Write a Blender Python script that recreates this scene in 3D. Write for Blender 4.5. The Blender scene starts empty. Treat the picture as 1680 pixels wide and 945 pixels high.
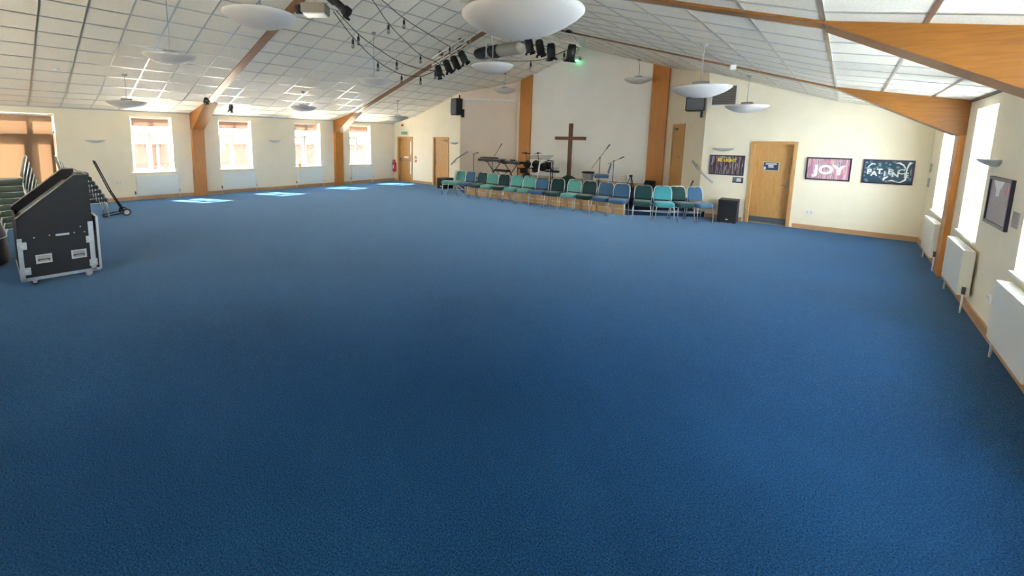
import bpy, bmesh, math, random
from mathutils import Vector, Matrix
random.seed(7)
C = bpy.context.scene.collection
PI = math.pi

# ---------------------------------------------------------------- camera, world, sun, exposure
W_PX = 1680.0
F_PX, CX, CY = 701.8, 746.6, 317.65
cam_d = bpy.data.cameras.new('camera'); cam = bpy.data.objects.new('camera', cam_d); C.objects.link(cam)
cam_d.sensor_width = 36.0; cam_d.sensor_fit = 'HORIZONTAL'
cam_d.lens = F_PX * 36.0 / W_PX
cam_d.shift_x = (840 - CX) / W_PX; cam_d.shift_y = (CY - 472.5) / W_PX
cam_d.clip_start = 0.05; cam_d.clip_end = 300
yaw, pit, rol = 0.7375, 0.1271, -0.0162
fwd = Vector((-math.sin(yaw)*math.cos(pit), math.cos(yaw)*math.cos(pit), -math.sin(pit)))
r0 = Vector((math.cos(yaw), math.sin(yaw), 0)); d0 = fwd.cross(r0)
rr = r0*math.cos(rol) + d0*math.sin(rol); dd = -r0*math.sin(rol) + d0*math.cos(rol)
M = Matrix((rr, -dd, -fwd)).transposed().to_4x4(); M.translation = Vector((0, 0, 2.035))
cam.matrix_world = M
bpy.context.scene.camera = cam

vs = bpy.context.scene.view_settings
bpy.context.scene.display_settings.display_device = 'sRGB'
vs.view_transform = 'Standard'; vs.look = 'None'; vs.gamma = 1.0; vs.use_curve_mapping = False
vs.exposure = 2.28
SKY, SUN = 16.5, 85.0
cy = bpy.context.scene.cycles
cy.max_bounces = 14; cy.diffuse_bounces = 8; cy.transparent_max_bounces = 16
cy.sample_clamp_indirect = 12.0

world = bpy.data.worlds.new('sky'); bpy.context.scene.world = world
world.use_nodes = True; wn = world.node_tree; wn.nodes.clear()
wo = wn.nodes.new('ShaderNodeOutputWorld'); bg = wn.nodes.new('ShaderNodeBackground')
tc = wn.nodes.new('ShaderNodeTexCoord'); sp = wn.nodes.new('ShaderNodeSeparateXYZ')
rp = wn.nodes.new('ShaderNodeValToRGB')
rp.color_ramp.elements[0].position = 0.0; rp.color_ramp.elements[0].color = (1.0, 0.96, 0.88, 1)
rp.color_ramp.elements[1].position = 0.5; rp.color_ramp.elements[1].color = (0.88, 0.94, 1.0, 1)
wn.links.new(tc.outputs['Generated'], sp.inputs[0]); wn.links.new(sp.outputs['Z'], rp.inputs[0])
wn.links.new(rp.outputs[0], bg.inputs[0]); bg.inputs[1].default_value = SKY
wn.links.new(bg.outputs[0], wo.inputs[0])

sd = bpy.data.lights.new('sun', 'SUN'); sd.energy = SUN; sd.angle = 0.01; sd.color = (1.0, 0.95, 0.86)
so = bpy.data.objects.new('sun', sd); C.objects.link(so)
so.rotation_euler = Vector((0.94, 0.5, -1.0)).to_track_quat('-Z', 'Y').to_euler()

# ---------------------------------------------------------------- dimensions
XL, XR, YB, YN = -16.10, 1.31, 13.32, -2.6
XC = (XL + XR)/2; HW = (XR - XL)/2; EW = 1.55
EAVE, KINK, RIDGE = 2.73, 3.03, 5.39
YR = 15.2
def ceil(x):
    a = abs(x - XC)
    if a < HW - EW: return RIDGE + (KINK - RIDGE)*a/(HW - EW)
    return KINK + (EAVE - KINK)*(a - HW + EW)/EW
KXL, KXR = XL + EW, XR - EW
SPL = ((-11.87, YB), (-10.36, YR)); SPR = ((-2.93, YB), (-4.44, YR))

# ---------------------------------------------------------------- materials
def mat(name, col, rough=0.6, metal=0.0, noise=0.0, nscale=20.0, bump=0.0, bscale=200.0, spec=0.5, **kw):
    m = bpy.data.materials.new(name); m.use_nodes = True
    nt = m.node_tree; b = nt.nodes['Principled BSDF']
    b.inputs['Base Color'].default_value = (*col, 1); b.inputs['Roughness'].default_value = rough
    b.inputs['Metallic'].default_value = metal
    b.inputs['Specular IOR Level'].default_value = spec
    t = None
    if noise or bump:
        t = nt.nodes.new('ShaderNodeTexCoord')
    if noise:
        n = nt.nodes.new('ShaderNodeTexNoise'); n.inputs['Scale'].default_value = nscale; n.inputs['Detail'].default_value = 4
        nt.links.new(t.outputs['Object'], n.inputs['Vector'])
        r = nt.nodes.new('ShaderNodeValToRGB')
        r.color_ramp.elements[0].position = 0.3; r.color_ramp.elements[1].position = 0.7
        r.color_ramp.elements[0].color = (*[max(0, c*(1-noise)) for c in col], 1)
        r.color_ramp.elements[1].color = (*[min(1, c*(1+noise)) for c in col], 1)
        nt.links.new(n.outputs['Fac'], r.inputs[0]); nt.links.new(r.outputs[0], b.inputs['Base Color'])
    if bump:
        n = nt.nodes.new('ShaderNodeTexNoise'); n.inputs['Scale'].default_value = bscale
        nt.links.new(t.outputs['Object'], n.inputs['Vector'])
        bp = nt.nodes.new('ShaderNodeBump'); bp.inputs['Strength'].default_value = bump; bp.inputs['Distance'].default_value = 0.01
        nt.links.new(n.outputs['Fac'], bp.inputs['Height']); nt.links.new(bp.outputs[0], b.inputs['Normal'])
    for k, v in kw.items(): b.inputs[k].default_value = v
    return m
def wood(name, c1, c2, rough=0.45, axis='Z', scale=6.0):
    m = mat(name, c1, rough); nt = m.node_tree; b = nt.nodes['Principled BSDF']
    t = nt.nodes.new('ShaderNodeTexCoord'); mp = nt.nodes.new('ShaderNodeMapping')
    s = {'X': (0.08, 1, 1), 'Y': (1, 0.08, 1), 'Z': (1, 1, 0.08)}[axis]
    mp.inputs['Scale'].default_value = [a*scale for a in s]
    n = nt.nodes.new('ShaderNodeTexNoise'); n.inputs['Scale'].default_value = 4.0; n.inputs['Detail'].default_value = 6; n.inputs['Distortion'].default_value = 1.5
    r = nt.nodes.new('ShaderNodeValToRGB'); r.color_ramp.elements[0].position = 0.3; r.color_ramp.elements[1].position = 0.75
    r.color_ramp.elements[0].color = (*c1, 1); r.color_ramp.elements[1].color = (*c2, 1)
    nt.links.new(t.outputs['Object'], mp.inputs[0]); nt.links.new(mp.outputs[0], n.inputs['Vector'])
    nt.links.new(n.outputs['Fac'], r.inputs[0]); nt.links.new(r.outputs[0], b.inputs['Base Color'])
    return m
MT = {}
MT['wall'] = mat('cream_paint', (0.87, 0.785, 0.60), 0.7, noise=0.02, nscale=3, bump=0.05, bscale=120)
MT['wall_white'] = mat('white_screen_paint', (0.93, 0.90, 0.83), 0.42, noise=0.02, nscale=2)
MT['wall_bounce'] = mat('cream_paint_warm_bounce', (0.84, 0.66, 0.50), 0.7, noise=0.02, nscale=3)  # wall paint with the warm bounced light put into its colour
MT['ceiling'] = mat('mineral_tile', (0.85, 0.79, 0.67), 0.85, noise=0.09, nscale=60, bump=0.15, bscale=300)
MT['grid'] = mat('white_tee_bar', (0.55, 0.54, 0.50), 0.28, 0.9)
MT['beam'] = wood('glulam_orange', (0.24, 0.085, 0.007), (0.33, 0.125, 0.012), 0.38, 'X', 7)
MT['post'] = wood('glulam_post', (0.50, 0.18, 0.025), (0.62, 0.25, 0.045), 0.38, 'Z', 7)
MT['skirt'] = wood('skirting_wood', (0.50, 0.27, 0.12), (0.60, 0.35, 0.17), 0.45, 'Y', 8)
MT['skirtx'] = wood('skirting_wood_x', (0.50, 0.27, 0.12), (0.60, 0.35, 0.17), 0.45, 'X', 8)
MT['door'] = wood('oak_veneer', (0.50, 0.25, 0.07), (0.64, 0.36, 0.12), 0.38, 'Z', 9)
MT['frame'] = wood('oak_frame', (0.52, 0.27, 0.09), (0.62, 0.35, 0.13), 0.4, 'Z', 8)
MT['ply'] = wood('birch_ply', (0.66, 0.37, 0.14), (0.80, 0.50, 0.22), 0.5, 'X', 5)
MT['cross'] = wood('dark_oak', (0.13, 0.055, 0.02), (0.20, 0.09, 0.035), 0.5, 'Z', 10)
MT['steel'] = mat('chrome_tube', (0.80, 0.80, 0.79), 0.28, 0.6)
MT['alu'] = mat('aluminium', (0.72, 0.73, 0.74), 0.35, 1.0)
MT['truss'] = mat('silver_truss', (0.70, 0.69, 0.66), 0.35, 0.5)
MT['brass'] = mat('dark_handle', (0.30, 0.26, 0.20), 0.35, 1.0)
MT['black'] = mat('black_plastic', (0.008, 0.008, 0.009), 0.5, noise=0.2, nscale=60)
MT['blackm'] = mat('black_metal', (0.010, 0.010, 0.012), 0.45, 0.2)
MT['caseb'] = mat('black_laminate', (0.010, 0.010, 0.014), 0.5, noise=0.4, nscale=300)
MT['white'] = mat('white_gloss', (0.82, 0.82, 0.78), 0.3)
MT['upvc'] = mat('white_window_frame', (0.82, 0.78, 0.74), 0.35)
MT['rad'] = mat('radiator_enamel', (0.80, 0.82, 0.76), 0.3)
MT['radc'] = mat('radiator_cream', (0.78, 0.76, 0.66), 0.35)
MT['lamp'] = mat('lamp_plaster', (0.62, 0.59, 0.56), 0.5)
MT['grey'] = mat('grey_paint', (0.38, 0.37, 0.36), 0.5)
MT['mgrey'] = mat('mid_grey_casing', (0.32, 0.31, 0.28), 0.5)
MT['dgrey'] = mat('dark_grey', (0.10, 0.10, 0.105), 0.5)
MT['lgrey'] = mat('light_grey', (0.55, 0.54, 0.50), 0.5)
MT['beige'] = mat('beige_plastic', (0.30, 0.26, 0.21), 0.45)
MT['red'] = mat('red_paint', (0.62, 0.03, 0.04), 0.3)
MT['orange'] = mat('orange_clay', (0.75, 0.16, 0.06), 0.5)
MT['pinkf'] = mat('pink_petal', (0.75, 0.22, 0.62), 0.6)
MT['leaf'] = mat('green_leaf', (0.10, 0.28, 0.07), 0.6)
MT['pipe'] = mat('green_grey_pipe', (0.05, 0.12, 0.08), 0.5)
MT['green'] = mat('exit_green', (0.02, 0.38, 0.13), 0.4)
MT['signw'] = mat('sign_white', (0.85, 0.88, 0.84), 0.4)
MT['navy'] = mat('notice_navy', (0.03, 0.045, 0.10), 0.4)
MT['gold'] = mat('letter_gold', (0.80, 0.58, 0.05), 0.4)
MT['letter'] = mat('letter_white', (0.85, 0.84, 0.84), 0.5)
MT['letterg'] = mat('letter_grey', (0.62, 0.66, 0.63), 0.5)
MT['framep'] = mat('picture_frame_dark', (0.025, 0.015, 0.05), 0.3)
MT['rub'] = mat('rubber', (0.03, 0.03, 0.03), 0.7)
MT['cloth'] = mat('dark_green_cloth', (0.01, 0.055, 0.045), 0.85, bump=0.3, bscale=30)
MT['basket'] = mat('wicker', (0.42, 0.38, 0.34), 0.8, noise=0.3, nscale=50)
MT['kick'] = mat('kick_plate', (0.16, 0.18, 0.21), 0.35, 0.8)
MT['dark'] = mat('dark_void', (0.01, 0.01, 0.012), 0.8)
MT['navycarpet'] = mat('stage_carpet', (0.018, 0.04, 0.105), 0.95, noise=0.2, nscale=80)
def fabric(name, col):
    m = mat(name, col, 0.85, noise=0.12, nscale=90, bump=0.25, bscale=500)
    m.node_tree.nodes['Principled BSDF'].inputs['Sheen Weight'].default_value = 0.3
    return m
MT['teal'] = fabric('light_teal_fabric', (0.11, 0.38, 0.34))
MT['blue'] = fabric('slate_blue_fabric', (0.045, 0.13, 0.24))
MT['dgreen'] = fabric('dark_green_fabric', (0.002, 0.05, 0.045))
MT['cyan'] = fabric('turquoise_fabric', (0.05, 0.33, 0.38))
MT['olive'] = fabric('grey_green_fabric', (0.09, 0.12, 0.09))
MT['stackd'] = fabric('dark_grey_fabric', (0.05, 0.055, 0.06))

def carpet():
    m = bpy.data.materials.new('blue_loop_carpet'); m.use_nodes = True; nt = m.node_tree; b = nt.nodes['Principled BSDF']
    t = nt.nodes.new('ShaderNodeTexCoord')
    n1 = nt.nodes.new('ShaderNodeTexNoise'); n1.inputs['Scale'].default_value = 110; n1.inputs['Detail'].default_value = 3
    n2 = nt.nodes.new('ShaderNodeTexNoise'); n2.inputs['Scale'].default_value = 0.55; n2.inputs['Detail'].default_value = 5
    for n in (n1, n2): nt.links.new(t.outputs['Object'], n.inputs['Vector'])
    r = nt.nodes.new('ShaderNodeValToRGB'); e = r.color_ramp.elements
    e[0].position = 0.32; e[0].color = (0.003, 0.019, 0.052, 1); e[1].position = 0.72; e[1].color = (0.016, 0.088, 0.220, 1)
    nt.links.new(n1.outputs['Fac'], r.inputs[0])
    r2 = nt.nodes.new('ShaderNodeValToRGB'); r2.color_ramp.elements[0].position = 0.3; r2.color_ramp.elements[0].color = (0.80, 0.82, 0.84, 1)
    r2.color_ramp.elements[1].position = 0.7; r2.color_ramp.elements[1].color = (1.12, 1.1, 1.08, 1)
    nt.links.new(n2.outputs['Fac'], r2.inputs[0])
    mx = nt.nodes.new('ShaderNodeMix'); mx.data_type = 'RGBA'; mx.blend_type = 'MULTIPLY'; mx.inputs[0].default_value = 1
    nt.links.new(r.outputs[0], mx.inputs[6]); nt.links.new(r2.outputs[0], mx.inputs[7])
    nt.links.new(mx.outputs[2], b.inputs['Base Color'])
    b.inputs['Roughness'].default_value = 0.95; b.inputs['Specular IOR Level'].default_value = 0.1
    b.inputs['Sheen Weight'].default_value = 0.9; b.inputs['Sheen Roughness'].default_value = 0.17
    b.inputs['Sheen Tint'].default_value = (0.42, 0.68, 1.0, 1)
    bp = nt.nodes.new('ShaderNodeBump'); bp.inputs['Strength'].default_value = 0.6; bp.inputs['Distance'].default_value = 0.008
    nt.links.new(n1.outputs['Fac'], bp.inputs['Height']); nt.links.new(bp.outputs[0], b.inputs['Normal'])
    return m
MT['carpet'] = carpet()
def glass(name, tint=(0.9, 0.92, 0.92), gloss=0.06):
    m = bpy.data.materials.new(name); m.use_nodes = True; nt = m.node_tree; nt.nodes.clear()
    o = nt.nodes.new('ShaderNodeOutputMaterial'); t = nt.nodes.new('ShaderNodeBsdfTransparent'); g = nt.nodes.new('ShaderNodeBsdfGlossy')
    mx = nt.nodes.new('ShaderNodeMixShader'); t.inputs[0].default_value = (*tint, 1); g.inputs['Roughness'].default_value = 0.02
    mx.inputs[0].default_value = gloss
    nt.links.new(t.outputs[0], mx.inputs[1]); nt.links.new(g.outputs[0], mx.inputs[2]); nt.links.new(mx.outputs[0], o.inputs[0])
    return m
def translucent(name, col, frac=0.7, transp=0.0):
    m = bpy.data.materials.new(name); m.use_nodes = True; nt = m.node_tree; nt.nodes.clear()
    o = nt.nodes.new('ShaderNodeOutputMaterial'); t = nt.nodes.new('ShaderNodeBsdfTranslucent'); g = nt.nodes.new('ShaderNodeBsdfDiffuse')
    mx = nt.nodes.new('ShaderNodeMixShader'); t.inputs[0].default_value = (*col, 1); g.inputs[0].default_value = (*col, 1)
    mx.inputs[0].default_value = 1 - frac
    nt.links.new(t.outputs[0], mx.inputs[1]); nt.links.new(g.outputs[0], mx.inputs[2])
    last = mx
    if transp:
        tr = nt.nodes.new('ShaderNodeBsdfTransparent'); tr.inputs[0].default_value = (*[min(1, c*1.1) for c in col], 1)
        m2 = nt.nodes.new('ShaderNodeMixShader'); m2.inputs[0].default_value = transp
        nt.links.new(mx.outputs[0], m2.inputs[1]); nt.links.new(tr.outputs[0], m2.inputs[2]); last = m2
    nt.links.new(last.outputs[0], o.inputs[0])
    return m
MT['glass'] = glass('clear_glass', (0.62, 0.62, 0.61)); MT['acryl'] = glass('clear_acrylic', (0.86, 0.88, 0.88), 0.12)
MT['bulb'] = glass('bulb_glass', (0.80, 0.80, 0.78), 0.25)
MT['frost'] = translucent('frosted_film', (0.62, 0.68, 0.74), 0.9, 0.25)
MT['blind'] = translucent('peach_blind', (0.23, 0.175, 0.13), 0.60)
MT['blind2'] = translucent('pale_blind', (0.30, 0.225, 0.19), 0.5)
def brick():
    m = mat('red_brick', (0.3, 0.1, 0.07), 0.85); nt = m.node_tree; b = nt.nodes['Principled BSDF']
    t = nt.nodes.new('ShaderNodeTexCoord'); mp = nt.nodes.new('ShaderNodeMapping'); mp.inputs['Rotation'].default_value = (PI/2, 0, PI/2)
    k = nt.nodes.new('ShaderNodeTexBrick'); k.inputs['Scale'].default_value = 4.4
    k.inputs['Color1'].default_value = (0.040, 0.014, 0.010, 1); k.inputs['Color2'].default_value = (0.055, 0.022, 0.016, 1); k.inputs['Mortar'].default_value = (0.08, 0.06, 0.05, 1)
    k.inputs['Mortar Size'].default_value = 0.012
    sx = nt.nodes.new('ShaderNodeSeparateXYZ'); cx = nt.nodes.new('ShaderNodeCombineXYZ')
    nt.links.new(t.outputs['Object'], sx.inputs[0]); nt.links.new(sx.outputs['Y'], cx.inputs['X']); nt.links.new(sx.outputs['Z'], cx.inputs['Y'])
    nt.links.new(cx.outputs[0], k.inputs['Vector']); nt.links.new(k.outputs['Color'], b.inputs['Base Color'])
    return m
MT['brick'] = brick()
MT['paving'] = mat('outdoor_paving', (0.55, 0.52, 0.46), 0.9, noise=0.15, nscale=4)
def stripes(name, cols, scale=9.0, dist=3.0, bottom=None):
    m = mat(name, cols[0], 0.5); nt = m.node_tree; b = nt.nodes['Principled BSDF']
    t = nt.nodes.new('ShaderNodeTexCoord'); mp = nt.nodes.new('ShaderNodeMapping'); mp.inputs['Scale'].default_value = (scale, 1, 0.22)
    n = nt.nodes.new('ShaderNodeTexNoise'); n.inputs['Scale'].default_value = 5.0; n.inputs['Detail'].default_value = 3; n.inputs['Distortion'].default_value = 0.3
    r = nt.nodes.new('ShaderNodeValToRGB'); r.color_ramp.interpolation = 'CONSTANT'
    e = r.color_ramp.elements
    while len(e) < len(cols): e.new(0.5)
    for i, c in enumerate(cols):
        e[i].position = 0.0 if i == 0 else 0.30 + 0.42*i/len(cols); e[i].color = (*c, 1)
    nt.links.new(t.outputs['Object'], mp.inputs[0]); nt.links.new(mp.outputs[0], n.inputs['Vector'])
    nt.links.new(n.outputs['Fac'], r.inputs[0]); nt.links.new(r.outputs[0], b.inputs['Base Color'])
    return m
MT['art_joy'] = stripes('pink_streaked_print', [(0.10, 0.07, 0.12), (0.55, 0.13, 0.22), (0.62, 0.28, 0.30), (0.30, 0.22, 0.35), (0.75, 0.45, 0.42), (0.36, 0.40, 0.36), (0.60, 0.12, 0.24), (0.70, 0.50, 0.52)], 3.6)
MT['art_light'] = stripes('dark_streaked_print', [(0.02, 0.01, 0.03), (0.02, 0.01, 0.03), (0.10, 0.05, 0.09), (0.03, 0.02, 0.04), (0.40, 0.28, 0.30), (0.02, 0.015, 0.03), (0.06, 0.14, 0.11), (0.32, 0.16, 0.12)], 4)
def blobs(name, c1, c2, sc):
    m = mat(name, c1, 0.5); nt = m.node_tree; b = nt.nodes['Principled BSDF']
    t = nt.nodes.new('ShaderNodeTexCoord'); v = nt.nodes.new('ShaderNodeTexVoronoi'); v.inputs['Scale'].default_value = sc
    r = nt.nodes.new('ShaderNodeValToRGB'); e = r.color_ramp.elements
    e[0].position = 0.26; e[0].color = (*c2, 1); e[1].position = 0.42; e[1].color = (*c1, 1)
    nt.links.new(t.outputs['Object'], v.inputs['Vector']); nt.links.new(v.outputs['Distance'], r.inputs[0]); nt.links.new(r.outputs[0], b.inputs['Base Color'])
    return m
MT['art_pat'] = blobs('teal_blob_print', (0.008, 0.05, 0.085), (0.16, 0.27, 0.33), 14)
MT['art_grey'] = blobs('grey_text_print', (0.42, 0.37, 0.39), (0.30, 0.26, 0.29), 40)
MT['art_small'] = blobs('small_dark_print', (0.03, 0.04, 0.08), (0.35, 0.35, 0.42), 25)

# ---------------------------------------------------------------- helpers
class MB:
    """collects shapes and links them as one mesh object"""
    def __init__(s): s.bm = bmesh.new(); s.mats = []
    def mi(s, m):
        if m is None: return 0
        if m not in s.mats: s.mats.append(m)
        return s.mats.index(m)
    def _take(s, verts, mtx=None, m=None, smooth=False):
        if mtx is not None: bmesh.ops.transform(s.bm, matrix=mtx, verts=verts)
        i = s.mi(m); fs = set(f for v in verts for f in v.link_faces)
        for f in fs: f.material_index = i; f.smooth = smooth
        return s
    def box(s, a, b, m=None, bevel=0.0, mtx=None):
        r = bmesh.ops.create_cube(s.bm, size=1.0); vs_ = r['verts']
        c = [(a[i]+b[i])/2 for i in range(3)]; d = [abs(b[i]-a[i]) for i in range(3)]
        bmesh.ops.transform(s.bm, matrix=Matrix.Translation(c) @ Matrix.Diagonal((*d, 1)), verts=vs_)
        if bevel:
            es = list(set(e for v in vs_ for e in v.link_edges))
            r = bmesh.ops.bevel(s.bm, geom=es, offset=bevel, segments=2, affect='EDGES', profile=0.6)
            vs_ = list(set(r['verts']) | set(v for f in r['faces'] for v in f.verts) | set(v for v in vs_ if v.is_valid))
        return s._take(vs_, mtx, m)
    def prism(s, poly, h, m=None, mtx=None, bevel=0.0):
        """polygon in the xy plane extruded by h along z, then mtx"""
        n = len(poly); lo = [s.bm.verts.new((p[0], p[1], 0)) for p in poly]; hi = [s.bm.verts.new((p[0], p[1], h)) for p in poly]
        s.bm.faces.new(lo[::-1]); s.bm.faces.new(hi)
        for i in range(n): s.bm.faces.new((lo[i], lo[(i+1) % n], hi[(i+1) % n], hi[i]))
        vs_ = lo+hi
        if bevel:
            es = list(set(e for v in vs_ for e in v.link_edges))
            r = bmesh.ops.bevel(s.bm, geom=es, offset=bevel, segments=2, affect='EDGES')
            vs_ = list(set(r['verts']) | set(v for v in vs_ if v.is_valid))
        s._take(vs_, mtx, m); return s
    def xz(s, poly, y0, y1, m=None, bevel=0.0):
        return s.prism(poly, 1.0, m, Matrix(((1, 0, 0, 0), (0, 0, y1-y0, y0), (0, 1, 0, 0), (0, 0, 0, 1))), bevel)
    def yz(s, poly, x0, x1, m=None, bevel=0.0):
        return s.prism(poly, 1.0, m, Matrix(((0, 0, x1-x0, x0), (1, 0, 0, 0), (0, 1, 0, 0), (0, 0, 0, 1))), bevel)
    def rings(s, rings, m=None, caps=True, closed=False, smooth=True):
        vr = [[s.bm.verts.new(p) for p in r] for r in rings]; n = len(vr[0]); allv = [v for r in vr for v in r]
        for k in range(len(vr) - (0 if closed else 1)):
            a, b = vr[k], vr[(k+1) % len(vr)]
            for i in range(n): s.bm.faces.new((a[i], a[(i+1) % n], b[(i+1) % n], b[i]))
        i = s.mi(m)
        fs = set(f for v in allv for f in v.link_faces)
        for f in fs: f.material_index = i; f.smooth = smooth
        if caps and not closed:
            for r in (vr[0][::-1], vr[-1]):
                try:
                    f = s.bm.faces.new(r); f.material_index = i
                except ValueError: pass
        return s
    def tube(s, pts, r, m=None, n=8, r2=None):
        pts = [Vector(p) for p in pts]; out = []; up = None
        for i, p in enumerate(pts):
            t = ((pts[min(i+1, len(pts)-1)]-p).normalized() + (p-pts[max(i-1, 0)]).normalized())
            t = t.normalized() if t.length > 1e-6 else Vector((0, 0, 1))
            if up is None: up = Vector((0, 0, 1)) if abs(t.z) < 0.9 else Vector((1, 0, 0))
            a = t.cross(up).normalized(); up = a.cross(t).normalized()
            rad = r if r2 is None else r + (r2-r)*i/(len(pts)-1)
            out.append([p + a*math.cos(2*PI*k/n)*rad + up*math.sin(2*PI*k/n)*rad for k in range(n)])
        return s.rings(out, m)
    def lathe(s, prof, m=None, n=24, o=(0, 0, 0), mtx=None):
        before = set(s.bm.verts)
        out = [[(o[0]+max(r, 1e-4)*math.cos(2*PI*k/n), o[1]+max(r, 1e-4)*math.sin(2*PI*k/n), o[2]+z) for k in range(n)] for r, z in prof]
        s.rings(out, m)
        if mtx is not None: bmesh.ops.transform(s.bm, matrix=mtx, verts=[v for v in s.bm.verts if v not in before])
        return s
    def cyl(s, a, b, r, m=None, n=16, r2=None): return s.tube([a, b], r, m, n, r2)
    def ball(s, o, r, m=None, sc=(1, 1, 1), seg=12):
        q = bmesh.ops.create_uvsphere(s.bm, u_segments=seg, v_segments=max(6, seg//2), radius=r)
        return s._take(q['verts'], Matrix.Translation(o) @ Matrix.Diagonal((*sc, 1)), m, True)
    def build(s, name, m=None, parent=None, loc=None):
        bmesh.ops.recalc_face_normals(s.bm, faces=s.bm.faces)
        me = bpy.data.meshes.new(name); s.bm.to_mesh(me); s.bm.free()
        if s.mats and m is None:
            for x in s.mats: me.materials.append(x)
        elif s.mats:
            for x in s.mats: me.materials.append(x)
        else: me.materials.append(m)
        o = bpy.data.objects.new(name, me); C.objects.link(o)
        if parent is not None: o.parent = parent
        if loc is not None: o.location = loc
        return o
def tag(o, label=None, cat=None, group=None, kind=None):
    if label: o['label'] = label
    if cat: o['category'] = cat
    if group: o['group'] = group
    if kind: o['kind'] = kind
    return o
def thing(name, label, cat, loc=(0, 0, 0), rz=0.0, group=None):
    o = bpy.data.objects.new(name, None); C.objects.link(o); o.location = loc; o.rotation_euler = (0, 0, rz)
    o.empty_display_size = 0.1
    return tag(o, label, cat, group)
def copy_tree(o, parent=None):
    c = o.copy(); C.objects.link(c)
    if parent is not None: c.parent = parent
    for ch in list(o.children): copy_tree(ch, c)
    return c
def place(o, loc, rz=0.0, label=None, group=None):
    o.location = loc; o.rotation_euler = (0, 0, rz)
    if label: o['label'] = label
    if group: o['group'] = group
    return o
def struct(mb, name, m=None, parent=None): return tag(mb.build(name, m, parent), kind='structure')
def sempty(name, loc=(0, 0, 0), rz=0.0):
    o = bpy.data.objects.new(name, None); C.objects.link(o); o.location = loc; o.rotation_euler = (0, 0, rz); o['kind'] = 'structure'
    return o
def text_mesh(name, body, size, m, parent, loc, rot, ext=0.002, bold=0.0, sx=1.0):
    cu = bpy.data.curves.new(name, 'FONT'); cu.body = body; cu.size = size; cu.extrude = ext; cu.offset = bold
    cu.align_x = 'CENTER'; cu.align_y = 'CENTER'; cu.resolution_u = 3
    t = bpy.data.objects.new(name, cu); C.objects.link(t)
    dg = bpy.context.evaluated_depsgraph_get(); me = bpy.data.meshes.new_from_object(t.evaluated_get(dg))
    bpy.data.objects.remove(t); bpy.data.curves.remove(cu)
    o = bpy.data.objects.new(name, me); me.materials.clear(); me.materials.append(m); C.objects.link(o)
    o.parent = parent; o.location = loc; o.rotation_euler = rot; o.scale = (sx, 1, 1)
    return o

# ---------------------------------------------------------------- room shell
mb = MB(); mb.box((XL-0.3, YN-0.3, -0.2), (XR+0.3, YR+0.4, 0)); struct(mb, 'floor', MT['carpet'])

T = 0.3
def wall_y(name, x0, x1, openings, m):
    """side wall between x0 and x1 with (y0,y1,z0,z1) openings"""
    mb = MB(); ys = YN; top = EAVE + 0.06
    for (a, b, z0, z1) in openings:
        mb.box((x0, ys, 0), (x1, a, top)); mb.box((x0, a, z1), (x1, b, top))
        if z0 > 0: mb.box((x0, a, 0), (x1, b, z0))
        ys = b
    mb.box((x0, ys, 0), (x1, YB+0.3, top))
    return struct(mb, name, m)
ZS, ZT = 0.85, 2.57
LW = [(3.05, 4.13), (5.53, 6.62), (8.30, 9.39), (10.82, 11.92)]
RW = [(3.05, 4.15), (5.52, 6.63), (8.35, 9.50), (10.87, 12.12)]
wall_y('wall_left', XL-T, XL, [(-0.75, 1.36, 0, 2.54)] + [(a, b, ZS, ZT) for a, b in LW], MT['wall'])
wall_y('wall_right', XR, XR+T, [(a, b, ZS, ZT) for a, b in RW], MT['wall'])
def xz_top(mb, x0, x1, z0, y0, y1, m=None):
    xs = [x0] + [x for x in (KXL, XC, KXR) if x0 < x < x1] + [x1]
    mb.xz([(x0, z0), (x1, z0)] + [(x, ceil(x)+0.05) for x in xs[::-1]], y0, y1, m)
D1, D2, D3 = (-15.83, -14.79), (-13.44, -12.50), (-1.82, -0.89)
mb = MB(); y0, y1 = YB, YB+T; DH = 2.10
xz_top(mb, XL-T, D1[0], 0, y0, y1); xz_top(mb, D1[0], D1[1], DH, y0, y1); xz_top(mb, D1[1], D2[0], 0, y0, y1)
xz_top(mb, D2[0], D2[1], DH, y0, y1); xz_top(mb, D2[1], SPL[0][0], 0, y0, y1)
xz_top(mb, SPR[0][0], D3[0], 0, y0, y1); xz_top(mb, D3[0], D3[1], DH, y0, y1); xz_top(mb, D3[1], XR+T, 0, y0, y1)
struct(mb, 'wall_back', MT['wall'])
def splay(name, p, q, side, m, zmax):
    d = (Vector((q[0]-p[0], q[1]-p[1])))
    n = Vector((-d.y, d.x)).normalized()*0.12*side
    mb = MB(); z1 = ceil(p[0])+0.05; z2 = ceil(q[0])+0.05
    a, b = Vector(p), Vector(q)
    v = [(a.x, a.y, 0), (b.x, b.y, 0), (b.x+n.x, b.y+n.y, 0), (a.x+n.x, a.y+n.y, 0)]
    lo = [mb.bm.verts.new(c) for c in v]; zt = [z1, z2, z2, z1]; hi = [mb.bm.verts.new((c[0], c[1], z)) for c, z in zip(v, zt)]
    mb.bm.faces.new(lo); mb.bm.faces.new(hi)
    for i in range(4): mb.bm.faces.new((lo[i], lo[(i+1) % 4], hi[(i+1) % 4], hi[i]))
    return struct(mb, name, m)
splay('wall_recess_left', SPL[0], SPL[1], 1, MT['wall_bounce'], 0)
splay('wall_recess_right', SPR[0], SPR[1], -1, MT['wall'], 0)
mb = MB(); xz_top(mb, -10.7, -9.9, 0, YR, YR+T); xz_top(mb, -4.9, -4.1, 0, YR, YR+T); struct(mb, 'wall_recess_back', MT['wall'])
mb = MB(); xz_top(mb, -9.9, -4.9, 0, YR, YR+T); struct(mb, 'wall_stage_back', MT['wall_white'])
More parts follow.
